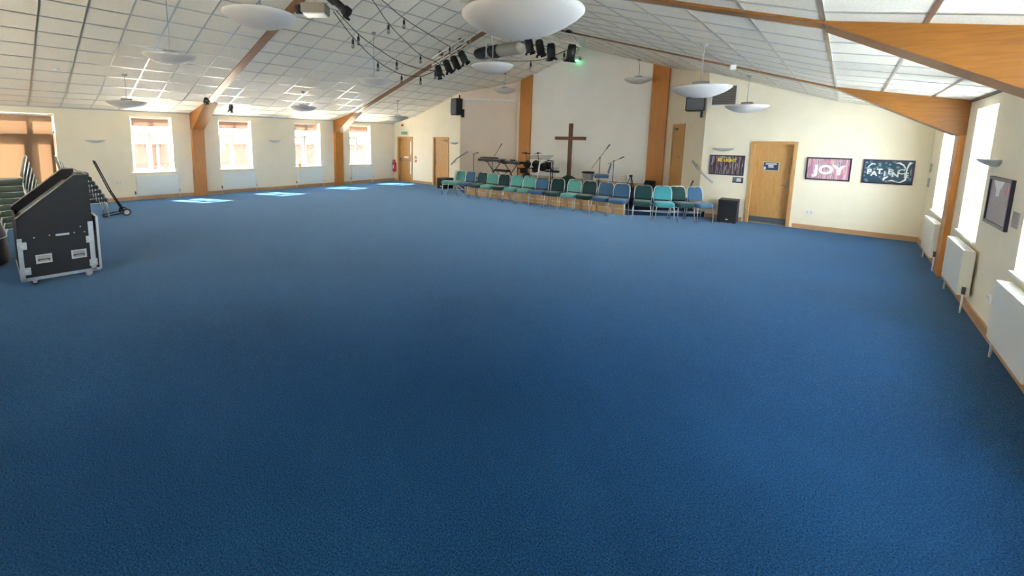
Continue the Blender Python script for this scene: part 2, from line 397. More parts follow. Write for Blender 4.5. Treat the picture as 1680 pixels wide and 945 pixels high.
# near wall behind the photographer, with an unseen window band added for fill daylight
mb = MB()
NEAR_FILL = [(-14.6, -10.6), (-9.4, -5.4), (-4.2, -0.4)]; NZ = 2.12
xs = XL-T
for a, b in NEAR_FILL:
    xz_top(mb, xs, a, 0, YN-T, YN); xz_top(mb, a, b, 2.6, YN-T, YN); mb.box((a, YN-T, 0), (b, YN, NZ)); xs = b
xz_top(mb, xs, XR+T, 0, YN-T, YN); struct(mb, 'wall_near', MT['wall'])

# ceiling shell
prof = [XL-T, KXL, XC, KXR, XR+T]
mb = MB(); poly = [(x, ceil(x)) for x in prof] + [(x, ceil(x)+0.12) for x in prof[::-1]]
mb.xz(poly, YN-0.3, YR+0.4); ceiling = struct(mb, 'ceiling', MT['ceiling'])
# tile grid of tee bars, 600 mm tiles
def rec_y(x):
    if not (SPL[0][0] < x < SPR[0][0]): return YB
    return min(YR, YB + 1.245*min(x-SPL[0][0], SPR[0][0]-x))
mb = MB(); bw, bt = 0.014, 0.007
def slope_bar(xa, xb, ya, yb):
    xs = [xa] + [x for x in (KXL, XC, KXR) if xa < x < xb] + [xb]
    for a, b in zip(xs[:-1], xs[1:]):
        mb.xz([(a, ceil(a)-bt), (b, ceil(b)-bt), (b, ceil(b)+0.01), (a, ceil(a)+0.01)], ya, yb)
xl = []
k = 0
while KXL + 0.566*k < XC-0.2: xl += [KXL+0.566*k, KXR-0.566*k]; k += 1
xl += [KXL-0.57, KXL-1.14, KXR+0.57, KXR+1.14]
for x in xl: slope_bar(x-bw, x+bw, YN, rec_y(x))
for side in (0, 1):
    y = (2.15-0.64*7) if side == 0 else (6.26-0.64*13)
    while y < YR:
        if y < YB: a, b = (XL, XC) if side == 0 else (XC, XR)
        else:
            o = (y-YB)/1.245
            a, b = (SPL[0][0]+o, XC) if side == 0 else (XC, SPR[0][0]-o)
        slope_bar(a, b, y-bw, y+bw); y += 0.64
g = mb.build('tile_grid', MT['grid'], ceiling)
# dark shadow gap / trims along the eaves
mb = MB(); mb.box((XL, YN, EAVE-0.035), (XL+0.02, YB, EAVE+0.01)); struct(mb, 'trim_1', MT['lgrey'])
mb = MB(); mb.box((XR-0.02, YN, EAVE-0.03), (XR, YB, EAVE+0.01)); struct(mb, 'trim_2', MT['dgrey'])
# skirting
SK = 0.11
def posts_gap(y): return False
mb = MB(); mb.box((XL, 1.42, 0), (XL+0.022, YB, SK)); mb.box((XL, YN, 0), (XL+0.022, -0.81, SK)); struct(mb, 'baseboard_left', MT['skirt'])
mb = MB(); mb.box((XR-0.022, YN, 0), (XR, YB, SK)); struct(mb, 'baseboard_right', MT['skirt'])
mb = MB()
for a, b in ((XL+0.02, D1[0]-0.06), (D1[1]+0.06, D2[0]-0.06), (D2[1]+0.06, -12.06), (-2.74, D3[0]-0.06), (D3[1]+0.06, XR-0.02)):
    mb.box((a, YB-0.022, 0), (b, YB, SK))
struct(mb, 'baseboard_back', MT['skirtx'])

# ---------------------------------------------------------------- outdoors beyond the left windows
mb = MB(); mb.box((-60, -30, -0.65), (XL-T, 50, -0.45)); tag(mb.build('outdoor_ground', MT['paving']), kind='structure')
mb = MB(); mb.box((XR+T, -30, -0.65), (40, 50, -0.45)); tag(mb.build('outdoor_ground', MT['paving']), kind='structure')
bld = thing('brick_building', 'low red brick building with grey eaves seen through the left windows', 'building', (-26, 0, -0.45))
mb = MB(); mb.box((-4, -12, 0), (0, 45, 2.0)); mb.build('wall', MT['brick'], bld)
mb = MB(); mb.prism([(-4.2, 2.0), (0.35, 2.0), (0.35, 2.12), (-4.2, 2.6)], 57, None, Matrix(((1, 0, 0, 0), (0, 0, 1, -12), (0, 1, 0, 0), (0, 0, 0, 1)))); mb.build('roof', MT['lgrey'], bld)
for yy in (2.6, 6.9, 11.8, 17.5):
    mb = MB(); mb.box((-0.02, yy, 0.55), (0.04, yy+0.9, 1.5)); w = mb.build('window', MT['upvc'], bld)
mb = MB(); mb.cyl((-25.85, 5.95, -0.45), (-25.85, 5.95, 1.5), 0.07); tag(mb.build('downpipe', MT['pipe']), 'green downpipe against the brick building outside', 'pipe')

# ---------------------------------------------------------------- windows
def casement(name, y0, y1, side):
    """side -1: left wall, +1: right wall"""
    X = XL if side < 0 else XR
    r = sempty(name)
    xi = X + side*0.20; xo = X + side*0.27
    f = MB(); t = 0.055
    lo, hi = min(xi, xo), max(xi, xo)
    f.box((lo, y0, ZS), (hi, y0+t, ZT)); f.box((lo, y1-t, ZS), (hi, y1, ZT)); f.box((lo, y0+t, ZS), (hi, y1-t, ZS+t)); f.box((lo, y0+t, ZT-t), (hi, y1-t, ZT))
    ym = (y0+y1)/2 - 0.02; zt = 2.03
    f.box((lo, ym-0.035, ZS+t), (hi, ym+0.035, ZT-t)); f.box((lo, y0+t, zt-0.035), (hi, ym-0.035, zt+0.035)); f.box((lo, ym+0.035, zt-0.025), (hi, y1-t, zt+0.025))
    # opening casement in the lower near light
    c = 0.045
    f.box((lo-0.02, y0+t, ZS+t), (hi, y0+t+c, zt-0.035)); f.box((lo-0.02, ym-0.035-c, ZS+t), (hi, ym-0.035, zt-0.035))
    f.box((lo-0.02, y0+t+c, ZS+t), (hi, ym-0.035-c, ZS+t+c)); f.box((lo-0.02, y0+t+c, zt-0.035-c), (hi, ym-0.035-c, zt-0.035))
    tag(f.build('window_frame', MT['upvc'], r))
    h = MB(); xh = xi - side*0.02
    h.box((xh-0.012, ym-0.10, ZS+0.09), (xh+0.012, ym+0.02, ZS+0.115)); h.build('window_handle', MT['white'], r)
    g = MB(); xm = (xi+xo)/2; g.box((xm-0.003, y0+t, ZS+t), (xm+0.003, y1-t, ZT-t)); g.build('glass_pane', MT['glass'] if side < 0 else MT['frost'], r)
    s = MB(); s.box((min(X-side*0.05, xi), y0-0.05, ZS-0.03), (max(X-side*0.05, xi), y1+0.05, ZS), bevel=0.008) if side < 0 else s.box((X-0.03, y0-0.03, ZS-0.025), (xi, y1+0.03, ZS))
    s.build('window_sill', MT['white'], r)
    return r
for i, (a, b) in enumerate(LW): casement('window_%d' % (i+1), a, b, -1)
for i, (a, b) in enumerate(RW): casement('window_%d' % (i+5), a, b, 1)
for i, (a, b) in enumerate(NEAR_FILL):  # unseen windows added behind the camera to brighten the hall
    r = sempty('window_%d' % (i+9)); f = MB(); n = 4
    for k in range(n+1):
        x = a + (b-a)*k/n; f.box((x-0.03, YN-0.2, NZ), (x+0.03, YN-0.12, 2.6))
    f.box((a, YN-0.2, NZ), (b, YN-0.12, NZ+0.06)); f.box((a, YN-0.2, 2.54), (b, YN-0.12, 2.6)); f.build('window_frame', MT['upvc'], r)
    g = MB(); g.box((a, YN-0.165, NZ+0.06), (b, YN-0.16, 2.54)); g.build('glass_pane', MT['glass'], r)
wn_names = ['first', 'second', 'third', 'last']
for i, (a, b) in enumerate(LW):
    t = thing('roller_blind', ['rolled-up pale blind in the left wall window nearest the flight case', 'rolled-up pale blind in the window just right of the first left post', 'rolled-up pale blind in the window just left of the second left post', 'rolled-up pale blind in the left wall window nearest the exit door'][i], 'blind', (XL-0.12, (a+b)/2, ZT))
    m_ = MB(); m_.cyl((0, -0.50, -0.035), (0, 0.50, -0.035), 0.028, n=12); m_.box((-0.03, -0.52, -0.012), (0.03, 0.52, 0)); m_.build('roller', MT['white'], t)
    m_ = MB(); m_.box((-0.030, -0.49, -0.29), (-0.027, 0.49, -0.03)); fb = m_.build('blind_fabric', MT['blind2'], t)
    m_ = MB(); m_.box((-0.036, -0.49, -0.31), (-0.021, 0.49, -0.287)); m_.build('bottom_bar', MT['white'], t)

# portals guide the daylight into the room
def portal(loc, sx, sy, d):
    l = bpy.data.lights.new('window_portal', 'AREA'); l.shape = 'RECTANGLE'; l.size = sx; l.size_y = sy; l.cycles.is_portal = True
    o = bpy.data.objects.new('window_portal', l); C.objects.link(o); o.location = loc
    o.rotation_euler = Vector(d).to_track_quat('-Z', 'Y').to_euler()
for a, b in LW: portal((XL-0.29, (a+b)/2, (ZS+ZT)/2), b-a, ZT-ZS, (1, 0, 0))
for a, b in RW: portal((XR+0.29, (a+b)/2, (ZS+ZT)/2), b-a, ZT-ZS, (-1, 0, 0))
for a, b in NEAR_FILL: portal(((a+b)/2, YN-0.29, (NZ+2.6)/2), b-a, 2.6-NZ, (0, 1, 0))
portal((XL-0.29, 0.305, 1.27), 2.1, 2.54, (1, 0, 0))

# glazed double door on the left wall, covered by peach blinds
dr = sempty('door_4')
f = MB(); x0, x1 = XL-0.24, XL-0.17; ya, yb = -0.75, 1.36
f.box((x0, ya, 0), (x1, ya+0.06, 2.54)); f.box((x0, yb-0.06, 0), (x1, yb, 2.54)); f.box((x0, ya, 2.48), (x1, yb, 2.54)); f.box((x0, ya, 2.0), (x1, yb, 2.07)); f.box((x0, 0.78, 0), (x1, 0.86, 2.54)); f.box((x0, -0.18, 2.07), (x1, -0.10, 2.54))
f.build('door_frame', MT['upvc'], dr)
for (p, q) in ((0.86, 1.30), (-0.06, 0.78)):
    l = MB(); s = 0.10
    l.box((x0, p, 0.0), (x1, p+s*0.6, 2.0)); l.box((x0, q-s*0.9, 0), (x1, q, 2.0)); l.box((x0, p, 0), (x1, q, 0.5)); l.box((x0, p, 1.86), (x1, q, 2.0)); lf = l.build('door_leaf', MT['upvc'], dr)
    g = MB(); g.box((XL-0.207, p, 0.5), (XL-0.203, q, 1.86)); g.build('glass_pane', MT['glass'], lf)
g = MB(); g.box((XL-0.207, ya, 2.07), (XL-0.203, yb, 2.48)); g.build('transom_pane', MT['glass'], dr)
t = thing('roller_blind', 'full length peach coloured blind covering the glazed doors at far left', 'blind', (XL-0.09, 0.3, 2.53))
m_ = MB(); m_.cyl((0, -1.03, -0.03), (0, 1.03, -0.03), 0.025); m_.build('roller', MT['white'], t)
m_ = MB(); m_.box((-0.003, -1.0, -2.35), (0, 1.02, -0.05)); m_.build('blind_fabric', MT['blind'], t)
m_ = MB(); m_.box((-0.012, -1.0, -2.38), (0.01, 1.02, -2.35)); m_.build('bottom_bar', MT['white'], t)

# ---------------------------------------------------------------- timber portal frames
def frame(Y, wd, label):
    t = thing('timber_portal_frame', label, 'beam', (0, Y, 0))
    for s in (-1, 1):
        X = XL if s < 0 else XR; kx = KXL if s < 0 else KXR; pi_ = X - s*(0.17 if s < 0 else 0.07)
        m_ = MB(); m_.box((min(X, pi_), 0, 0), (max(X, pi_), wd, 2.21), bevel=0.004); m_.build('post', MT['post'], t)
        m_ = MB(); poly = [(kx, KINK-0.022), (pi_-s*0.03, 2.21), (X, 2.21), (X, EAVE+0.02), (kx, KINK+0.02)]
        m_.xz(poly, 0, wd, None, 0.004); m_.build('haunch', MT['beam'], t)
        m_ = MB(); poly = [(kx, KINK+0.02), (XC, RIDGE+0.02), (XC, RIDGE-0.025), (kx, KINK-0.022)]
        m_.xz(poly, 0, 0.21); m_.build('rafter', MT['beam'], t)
    return t
frame(4.66, 0.36, 'orange timber roof frame passing just behind the nearest big disc lamp')
frame(10.02, 0.36, 'orange timber roof frame carrying the stage spotlight trusses')
for x0, lab in ((-10.17, 'tall orange timber post left of the white stage wall'), (-4.98, 'tall orange timber post right of the white stage wall')):
    x1 = x0+0.52
    m_ = MB(); m_.xz([(x0, 0), (x1, 0), (x1, ceil(x1)+0.02), (x0, ceil(x0)+0.02)], YR-0.11, YR, None, 0.004); tag(m_.build('timber_post', MT['post']), lab, 'post')
# ---------------------------------------------------------------- stage platform with corner steps
STG = 0.45
def mirror(p): return (2*XC - p[0], p[1])
R1 = [(-4.41, 11.97), (-2.75, 13.30)]; R2 = [(-4.41, 12.38), (-3.10, 13.46)]; R3 = [(-4.41, 12.79), (-3.29, 13.71)]
st = thing('stage_platform', 'raised stage covered in navy carpet with plywood front and corner steps', 'stage', (0, 0, 0))
e = 0.012
back = [(-4.47, YR-e), (-10.33, YR-e)]
def layer(front, z0, z1, nm):
    rp_ = [front[0], front[1]]
    if front is R1: rp_ += [(-2.95, 13.30)]
    poly = [mirror(p) for p in rp_[::-1]] + rp_ + back
    m_ = MB(); m_.prism(poly, z1-z0, None, Matrix.Translation((0, 0, z0))); return m_.build(nm, MT['navycarpet'], st)
layer(R1, 0.0, 0.15, 'step_base'); layer(R2, 0.15, 0.30, 'step'); layer(R3, 0.30, STG, 'deck')
m_ = MB(); m_.box((-10.39, 11.965, 0.32), (-4.41, 12.9, STG-0.002)); m_.build('front_deck', MT['navycarpet'], st)
for i in range(6):
    a = -10.39 + i*0.9967; m_ = MB(); m_.box((a+0.004, 11.955, 0.0), (a+0.993, 11.97, 0.315), bevel=0.003); m_.build('plywood_panel', MT['ply'], st)
for A, z in ((R1, 0.15), (R2, 0.30), (R3, 0.45)):
    for mir in (0, 1):
        m_ = MB()
        p, q = (A[0], A[1]) if not mir else (mirror(A[0]), mirror(A[1]))
        n = Vector((q[1]-p[1], -(q[0]-p[0]))).normalized(); n = n if n.y < 0 else -n
        p2 = (p[0]+(q[0]-p[0])*0.03+n.x*0.006, p[1]+(q[1]-p[1])*0.03+n.y*0.006); q2 = (q[0]+n.x*0.006-(q[0]-p[0])*0.03, q[1]+n.y*0.006-(q[1]-p[1])*0.03)
        m_.tube([(*p2, z-0.012), (*q2, z-0.012)], 0.017, None, 4); m_.build('step_nosing', MT['alu'], st)
m_ = MB(); m_.box((-9.6, YR-0.02, STG), (-5.02, YR, STG+0.16)); struct(m_, 'baseboard_stage', MT['skirtx'])

# ---------------------------------------------------------------- doors
def door(name, xr, leafm, recess=0.09, leaf_h=2.03, handle_side=1, extras=None):
    r = sempty(name); a, b = xr
    f = MB(); fw = 0.07
    f.box((a-0.005, YB-0.025, 0), (a+fw, YB+0.16, DH)); f.box((b-fw, YB-0.025, 0), (b+0.005, YB+0.16, DH)); f.box((a+fw, YB-0.025, DH-fw), (b-fw, YB+0.16, DH+0.005))
    f.build('door_frame', MT['frame'], r)
    y = YB+recess
    l = MB(); l.box((a+fw, y, 0.0), (b-fw, y+0.045, DH-fw)); leaf = l.build('door_leaf', leafm, r)
    hx = (b-fw-0.07) if handle_side > 0 else (a+fw+0.07)
    h = MB(); h.cyl((hx, y, 1.02), (hx, y-0.05, 1.02), 0.012); h.tube([(hx, y-0.05, 1.02), (hx-0.12*handle_side, y-0.05, 1.02)], 0.010); h.box((hx-0.022, y-0.006, 0.93), (hx+0.022, y, 1.11))
    h.build('door_handle', MT['brass'], leaf)
    if extras: extras(leaf, a+fw, b-fw, y)
    return r
def closer(leaf, a, b, y, side):
    m_ = MB(); x = (b-0.30) if side > 0 else a+0.05
    m_.box((x, y-0.05, 1.91), (x+0.22, y, 1.97)); m_.tube([(x+0.2, y-0.03, 1.985), (x+0.24, y-0.2, 2.0), (x+0.05, y-0.02, 2.01)], 0.009); m_.build('door_closer', MT['brass'], leaf)
def ex1(leaf, a, b, y):
    for z0, z1 in ((1.28, 1.88), (0.35, 0.95)):
        m_ = MB(); m_.box((b-0.21, y-0.004, z0), (b-0.10, y, z1)); m_.build('vision_panel', MT['signw'], leaf)
    m_ = MB(); m_.box((a+0.02, y-0.07, 0.98), (b-0.06, y-0.04, 1.03)); m_.box((a+0.02, y-0.07, 0.96), (a+0.07, y, 1.10)); m_.box((b-0.10, y-0.07, 0.96), (b-0.05, y, 1.05)); m_.build('push_bar', MT['beige'], leaf)
    m_ = MB(); m_.box((a+0.28, y-0.004, 1.10), (a+0.58, y, 1.19)); m_.build('door_notice', MT['signw'], leaf)
door('door_1', D1, MT['door'], 0.10, handle_side=-1, extras=ex1)
door('door_2', D2, MT['door'], 0.03, handle_side=-1, extras=lambda l, a, b, y: closer(l, a, b, y, 1))
def ex3(leaf, a, b, y):
    m_ = MB(); m_.box((a+0.01, y-0.004, 0.02), (b-0.01, y, 0.17)); m_.build('kick_plate', MT['kick'], leaf)
    m_ = MB(); m_.box((a+0.20, y-0.005, 1.365), (a+0.53, y, 1.585)); nb = m_.build('notice_border', MT['lgrey'], leaf)
    m_ = MB(); m_.box((a+0.213, y-0.008, 1.378), (a+0.517, y-0.004, 1.572)); sg = m_.build('door_notice', MT['navy'], nb)
    m_ = MB()
    for i, (w, z) in enumerate(((0.11, 1.545), (0.12, 1.525), (0.06, 1.495), (0.05, 1.475), (0.06, 1.452))): m_.box((a+0.365-w, y-0.010, z-0.006), (a+0.365+w, y-0.008, z+0.006))
    m_.box((a+0.225, y-0.010, 1.39), (a+0.26, y-0.008, 1.46)); m_.build('notice_lettering', MT['letter'], nb)
    m_ = MB(); m_.box((a+0.27, y-0.004, 1.66), (a+0.49, y, 1.72)); m_.build('name_plate', MT['frame'], leaf)
door('door_3', D3, MT['door'], 0.10, handle_side=1, extras=ex3)
# fourth door on the right splay above the stage
r = sempty('door_5')
A, B = Vector((*SPR[0], 0)), Vector((*SPR[1], 0)); d = (B-A).normalized(); nrm = Vector((d.y, -d.x, 0)); nrm = nrm if nrm.x < 0 else -nrm
ang = math.atan2(d.y, d.x)
r.location = A + d*1.12; r.rotation_euler = (0, 0, ang)   # local x runs along the wall, local +y points into the recess
s_ = 1 if (Matrix.Rotation(ang, 3, 'Z') @ Vector((0, 1, 0))).dot(nrm) > 0 else -1
W5 = 0.80
m_ = MB(); m_.box((0, 0, STG), (0.06, s_*0.03, 2.6)); m_.box((W5-0.06, 0, STG), (W5, s_*0.03, 2.6)); m_.box((0.06, 0, 2.54), (W5-0.06, s_*0.03, 2.6)); m_.build('door_frame', MT['frame'], r)
m_ = MB(); m_.box((0.06, 0, STG), (W5-0.06, s_*0.012, 2.54)); lf = m_.build('door_leaf', MT['door'], r)
m_ = MB(); m_.cyl((0.15, 0, 1.6), (0.15, s_*0.05, 1.6), 0.012); m_.tube([(0.15, s_*0.05, 1.6), (0.27, s_*0.05, 1.6)], 0.01); m_.build('door_handle', MT['brass'], lf)
m_ = MB(); m_.box((0.45, 0, 2.42), (0.66, s_*0.06, 2.48)); m_.build('door_closer', MT['brass'], lf)

# ---------------------------------------------------------------- chairs
def rounded(w, d, r, n=5):
    pts = []
    for cx_, cy_, a0 in ((w/2-r, d/2-r, 0), (-w/2+r, d/2-r, 90), (-w/2+r, -d/2+r, 180), (w/2-r, -d/2+r, 270)):
        for k in range(n+1):
            a = math.radians(a0+90*k/n); pts.append((cx_+r*math.cos(a), cy_+r*math.sin(a)))
    return pts
def make_chair(label, fab, frm):
    t = thing('stacking_chair', label, 'chair')
    m_ = MB(); out = []
    for z, s in ((0.370, 0.88), (0.380, 0.97), (0.42, 1.02), (0.465, 1.0), (0.485, 0.92), (0.492, 0.70)):
        out.append([(x*s, y*s-0.005-(0.01 if y < 0 else 0), z + (0.004 if abs(y) < 0.1 else -0.006*(y < -0.15))) for x, y in rounded(0.45, 0.45, 0.09)])
    m_.rings(out); m_.build('seat', fab, t)
    # backrest: tapered padded panel with a small dip at the top
    m_ = MB(); prof_ = []
    hgt = [(-0.205, 0.53), (-0.195, 0.515), (0.195, 0.515), (0.205, 0.53), (0.215, 0.68), (0.195, 0.80), (0.165, 0.845), (0.12, 0.862), (0.06, 0.860), (0.035, 0.845), (-0.035, 0.845), (-0.06, 0.860), (-0.12, 0.862), (-0.165, 0.845), (-0.195, 0.80), (-0.215, 0.68)]
    def by(z): return 0.205 + (z-0.45)*0.20
    rings_ = []
    for off, s in ((0.022, 0.93), (0.012, 1.0), (-0.012, 1.0), (-0.024, 0.93)):
        rings_.append([(x*s, by(z)+off, 0.69+(z-0.69)*s) for x, z in hgt])
    m_.rings(rings_); m_.build('backrest', fab, t)
    m_ = MB(); pts = [(-0.213, by(0.44)+0.005, 0.42), (-0.222, by(0.60), 0.60), (-0.224, by(0.70), 0.70), (-0.205, by(0.81), 0.81), (-0.165, by(0.865), 0.865), (-0.11, by(0.878), 0.878), (0.11, by(0.878), 0.878), (0.165, by(0.865), 0.865), (0.205, by(0.81), 0.81), (0.224, by(0.70), 0.70), (0.222, by(0.60), 0.60), (0.213, by(0.44)+0.005, 0.42)]
    m_.tube(pts, 0.009, None, 6); m_.build('back_frame', frm, t)
    for s in (-1, 1):
        m_ = MB(); m_.tube([(s*0.205, -0.195, 0.375), (s*0.215, -0.215, 0.30), (s*0.222, -0.225, 0.0)], 0.011, None, 6); leg = m_.build('leg', frm, t)
        m_ = MB(); m_.tube([(s*0.213, by(0.44)+0.005, 0.42), (s*0.215, 0.215, 0.25), (s*0.22, 0.27, 0.0)], 0.011, None, 6); m_.build('leg', frm, t)
    m_ = MB()
    for s in (-1, 1): m_.tube([(s*0.205, -0.20, 0.368), (s*0.21, 0.205, 0.368)], 0.010, None, 6)
    m_.tube([(-0.205, -0.19, 0.368), (0.205, -0.19, 0.368)], 0.010, None, 6); m_.build('seat_frame', frm, t)
    m_ = MB(); m_.tube([(-0.217, 0.235, 0.17), (0.217, 0.235, 0.17)], 0.009, None, 6); m_.build('stretcher', frm, t)
    return t
FAB = {'t': ('light teal', 'teal'), 'b': ('slate blue', 'blue'), 'g': ('dark green', 'dgreen'), 'c': ('turquoise', 'cyan')}
row = [ # colour, front-mid x, front-mid y, angle, label
 ('t', -11.05, 11.42, -47, 'light teal chair turned side-on at the left end of the stage row'),
 ('t', -10.49, 11.37, 2, 'light teal chair second from the left end of the stage row'),
 ('b', -10.02, 11.39, 1, 'slate blue chair in front of the leftmost microphone stand, third in the row'),
 ('g', -9.46, 11.34, 1, 'dark green chair below the left end of the keyboard, fourth in the row'),
 ('t', -8.97, 11.35, 4, 'light teal chair between two dark green chairs, below the keyboard'),
 ('g', -8.48, 11.36, 5, 'dark green chair below the lower keyboard, left of two neighbouring light teal chairs'),
 ('t', -7.97, 11.34, 4, 'left one of the two neighbouring light teal chairs, left of the drum kit'),
 ('t', -7.48, 11.37, 5, 'right one of the two neighbouring light teal chairs, in front of the drum kit'),
 ('b', -6.97, 11.34, 8, 'slate blue chair in front of the drum kit'),
 ('g', -6.46, 11.38, 5, 'dark green chair directly left of the foot of the cross'),
 ('t', -5.97, 11.42, 1, 'light teal chair just below the foot of the wooden cross'),
 ('g', -5.49, 11.43, 1, 'dark green chair below the wicker basket on stage'),
 ('b', -4.98, 11.42, 1, 'slate blue chair in front of the chair that stands on the stage'),
 ('b', -4.47, 11.37, 5, 'slate blue chair at the right end of the plywood stage front'),
 ('g', -3.83, 11.48, 18, 'dark green chair in front of the right stage steps, left of the turquoise chair'),
 ('c', -3.31, 11.69, 28, 'turquoise chair in front of the right hand stage steps'),
 ('g', -2.90, 12.03, 44, 'dark green chair second from the right end of the row'),
 ('b', -2.53, 12.36, 48, 'bright blue chair at the right end of the row beside the black subwoofer')]
protos = {}
ROWG = 'chairs lined up in front of the stage'
for k, (c, x, y, a, lab) in enumerate(row):
    if c not in protos: protos[c] = o = make_chair(lab, MT[FAB[c][1]], MT['steel'])
    else: o = copy_tree(protos[c])
    th = math.radians(a + random.uniform(-1.5, 1.5)); y += 0.02
    place(o, (x - math.sin(th)*0.225, y + math.cos(th)*0.225, 0), th, lab, ROWG)
o = copy_tree(protos['b']); place(o, (-6.02, 13.95, STG), math.radians(-62), 'slate blue chair standing on the stage beside the tall boom stand'); 
if 'group' in o: del o['group']

# stacks of dark chairs at far left
pa = make_chair('x', MT['olive'], MT['steel']); pd = make_chair('x', MT['stackd'], MT['steel'])
ords = ['bottom', 'second', 'third', 'fourth', 'fifth', 'sixth', 'seventh', 'eighth', 'ninth']
first = True
def stack(p, x, y, rz, n, dz, drift, what, group, use_first):
    for k in range(n):
        o = p if (k == 0 and use_first) else copy_tree(p)
        fx, fy = math.sin(rz), -math.cos(rz)
        w = 'bottom' if k == 0 else ('topmost' if k == n-1 else ords[k]+' from the bottom')
        place(o, (x+fx*drift*k, y+fy*drift*k, 0.0+dz*k), rz, '%s, %s of its stack' % (what, w), group)
stack(pa, -10.75, 0.36, 0.0, 8, 0.105, 0.022, 'grey green padded chair left of the flight case', 'grey green chairs stacked behind the flight case', True)
stack(pd, -13.35, 1.70, PI, 7, 0.105, -0.052, 'dark chair on the wheeled trolley', 'dark chairs stacked on the trolley', True)
stack(pa, -10.95, -0.72, 0.0, 6, 0.105, 0.022, 'grey green padded chair at the left picture edge', 'grey green chairs stacked at the left edge', False)
# chair trolley
t = thing('chair_trolley', 'black wheeled chair trolley with tall loop handle under the dark chair stack', 'trolley', (-13.35, 2.0, 0))
m_ = MB()
for s in (-1, 1): m_.tube([(s*0.16, 0.26, 0.09), (s*0.16, 0.02, 0.62), (s*0.13, -0.22, 1.32)], 0.014, None, 8)
m_.tube([(-0.13, -0.22, 1.32), (-0.10, -0.24, 1.37), (0.10, -0.24, 1.37), (0.13, -0.22, 1.32)], 0.014, None, 8)
m_.tube([(-0.16, 0.02, 0.62), (0.16, 0.02, 0.62)], 0.012, None, 6); m_.build('handle_frame', MT['blackm'], t)
m_ = MB()
for s in (-1, 1): m_.tube([(s*0.17, 0.28, 0.09), (s*0.17, -0.16, 0.018)], 0.014, None, 8)
m_.tube([(-0.17, -0.16, 0.018), (0.17, -0.16, 0.018)], 0.014, None, 8); m_.build('toe_frame', MT['blackm'], t)
for s in (-1, 1):
    m_ = MB(); m_.cyl((s*0.19, 0.28, 0.09), (s*0.23, 0.28, 0.09), 0.09, None, 20); w = m_.build('wheel', MT['rub'], t)
    m_ = MB(); m_.cyl((s*0.185, 0.28, 0.09), (s*0.235, 0.28, 0.09), 0.055, None, 16); m_.build('wheel_hub', MT['lgrey'], w)
m_ = MB(); m_.cyl((-0.19, 0.28, 0.09), (0.19, 0.28, 0.09), 0.01); m_.build('axle', MT['steel'], t)

# ---------------------------------------------------------------- flight case
t = thing('flight_case', 'large black desk shaped flight case with sloping top and silver edges on castors', 'flight case', (-7.8, 0.2, 0))
FL = 1.35
def cp(y0, y1): return None
body = [(0.0, 0.10), (0.80, 0.10), (0.765, 0.64), (0.0, 0.64)]
m_ = MB(); m_.yz([(0.0, 0.10), (0.80, 0.10), (0.79, 0.66), (0.0, 0.66)], -FL, 0.0); m_.build('lower_body', MT['caseb'], t)
side = [(0.0, 0.66), (0.755, 0.66), (0.74, 1.46), (0.60, 1.46), (0.0, 0.92)]
for xa, xb in ((-0.03, 0.0), (-FL, -FL+0.03)):
    m_ = MB(); m_.yz(side, xa, xb); m_.build('side_panel', MT['caseb'], t)
m_ = MB(); m_.box((-FL+0.03, 0.715, 0.66), (-0.03, 0.745, 1.40)); m_.build('rear_panel', MT['caseb'], t)
m_ = MB(); m_.yz([(0.02, 0.66), (0.715, 0.66), (0.715, 1.30), (0.60, 1.30), (0.02, 0.80)], -FL+0.03, -0.03); m_.build('mixer_well', MT['dgrey'], t)
m_ = MB(); m_.box((-FL+0.03, 0.0, 0.66), (-0.03, 0.02, 0.88)); m_.build('front_panel', MT['caseb'], t)
def strip(pts, nm='edge_trim', r=0.013):
    for xx in (0.004, -FL-0.004):
        m_.tube([(xx, a, b) for a, b in pts], r, None, 4)
m_ = MB(); strip([(0.0, 0.925), (0.60, 1.465), (0.745, 1.465)], r=0.010)
m_.tube([(-FL, 0.735, 1.465), (0, 0.735, 1.465)], 0.012, None, 4); m_.build('top_edge_trim', MT['beige'], t)
m_ = MB()
m_.box((-0.01, -0.012, 0.09), (0.012, 0.035, 0.66)); m_.box((-0.01, 0.70, 0.10), (0.012, 0.755, 0.80)); m_.box((-FL, 0.788, 0.10), (0.012, 0.815, 0.86)); m_.box((-0.01, 0.0, 0.085), (0.012, 0.80, 0.125)); m_.box((-FL, -0.012, 0.085), (-0.01, 0.03, 0.11)); m_.build('corner_trim', MT['alu'], t)
for y in (0.145, 0.50):
    m_ = MB()
    m_.box((0.0, y, 0.30), (0.014, y+0.16, 0.315), bevel=0.004); m_.box((0.0, y, 0.405), (0.014, y+0.16, 0.42), bevel=0.004); m_.box((0.0, y, 0.30), (0.014, y+0.018, 0.42)); m_.box((0.0, y+0.142, 0.30), (0.014, y+0.16, 0.42)); hd = m_.build('recessed_handle', MT['alu'], t)
    m_ = MB(); m_.box((0.0, y+0.018, 0.315), (0.006, y+0.142, 0.405)); m_.build('handle_cup', MT['grey'], hd)
    m_ = MB(); m_.tube([(0.012, y+0.03, 0.34), (0.016, y+0.03, 0.355), (0.016, y+0.13, 0.355), (0.012, y+0.13, 0.34)], 0.008, None, 6); m_.build('grip', MT['rub'], hd)
for (y, z) in ((0.02, 0.56), (0.035, 0.22), (0.70, 0.55), (0.715, 0.21)):
    m_ = MB(); m_.box((0.010, y-0.035, z-0.05), (0.022, y+0.055, z+0.05), bevel=0.006); l_ = m_.build('butterfly_latch', MT['alu'], t)
    m_ = MB(); m_.box((0.02, y-0.01, z-0.02), (0.034, y+0.03, z+0.02), bevel=0.004); m_.build('latch_wing', MT['steel'], l_)
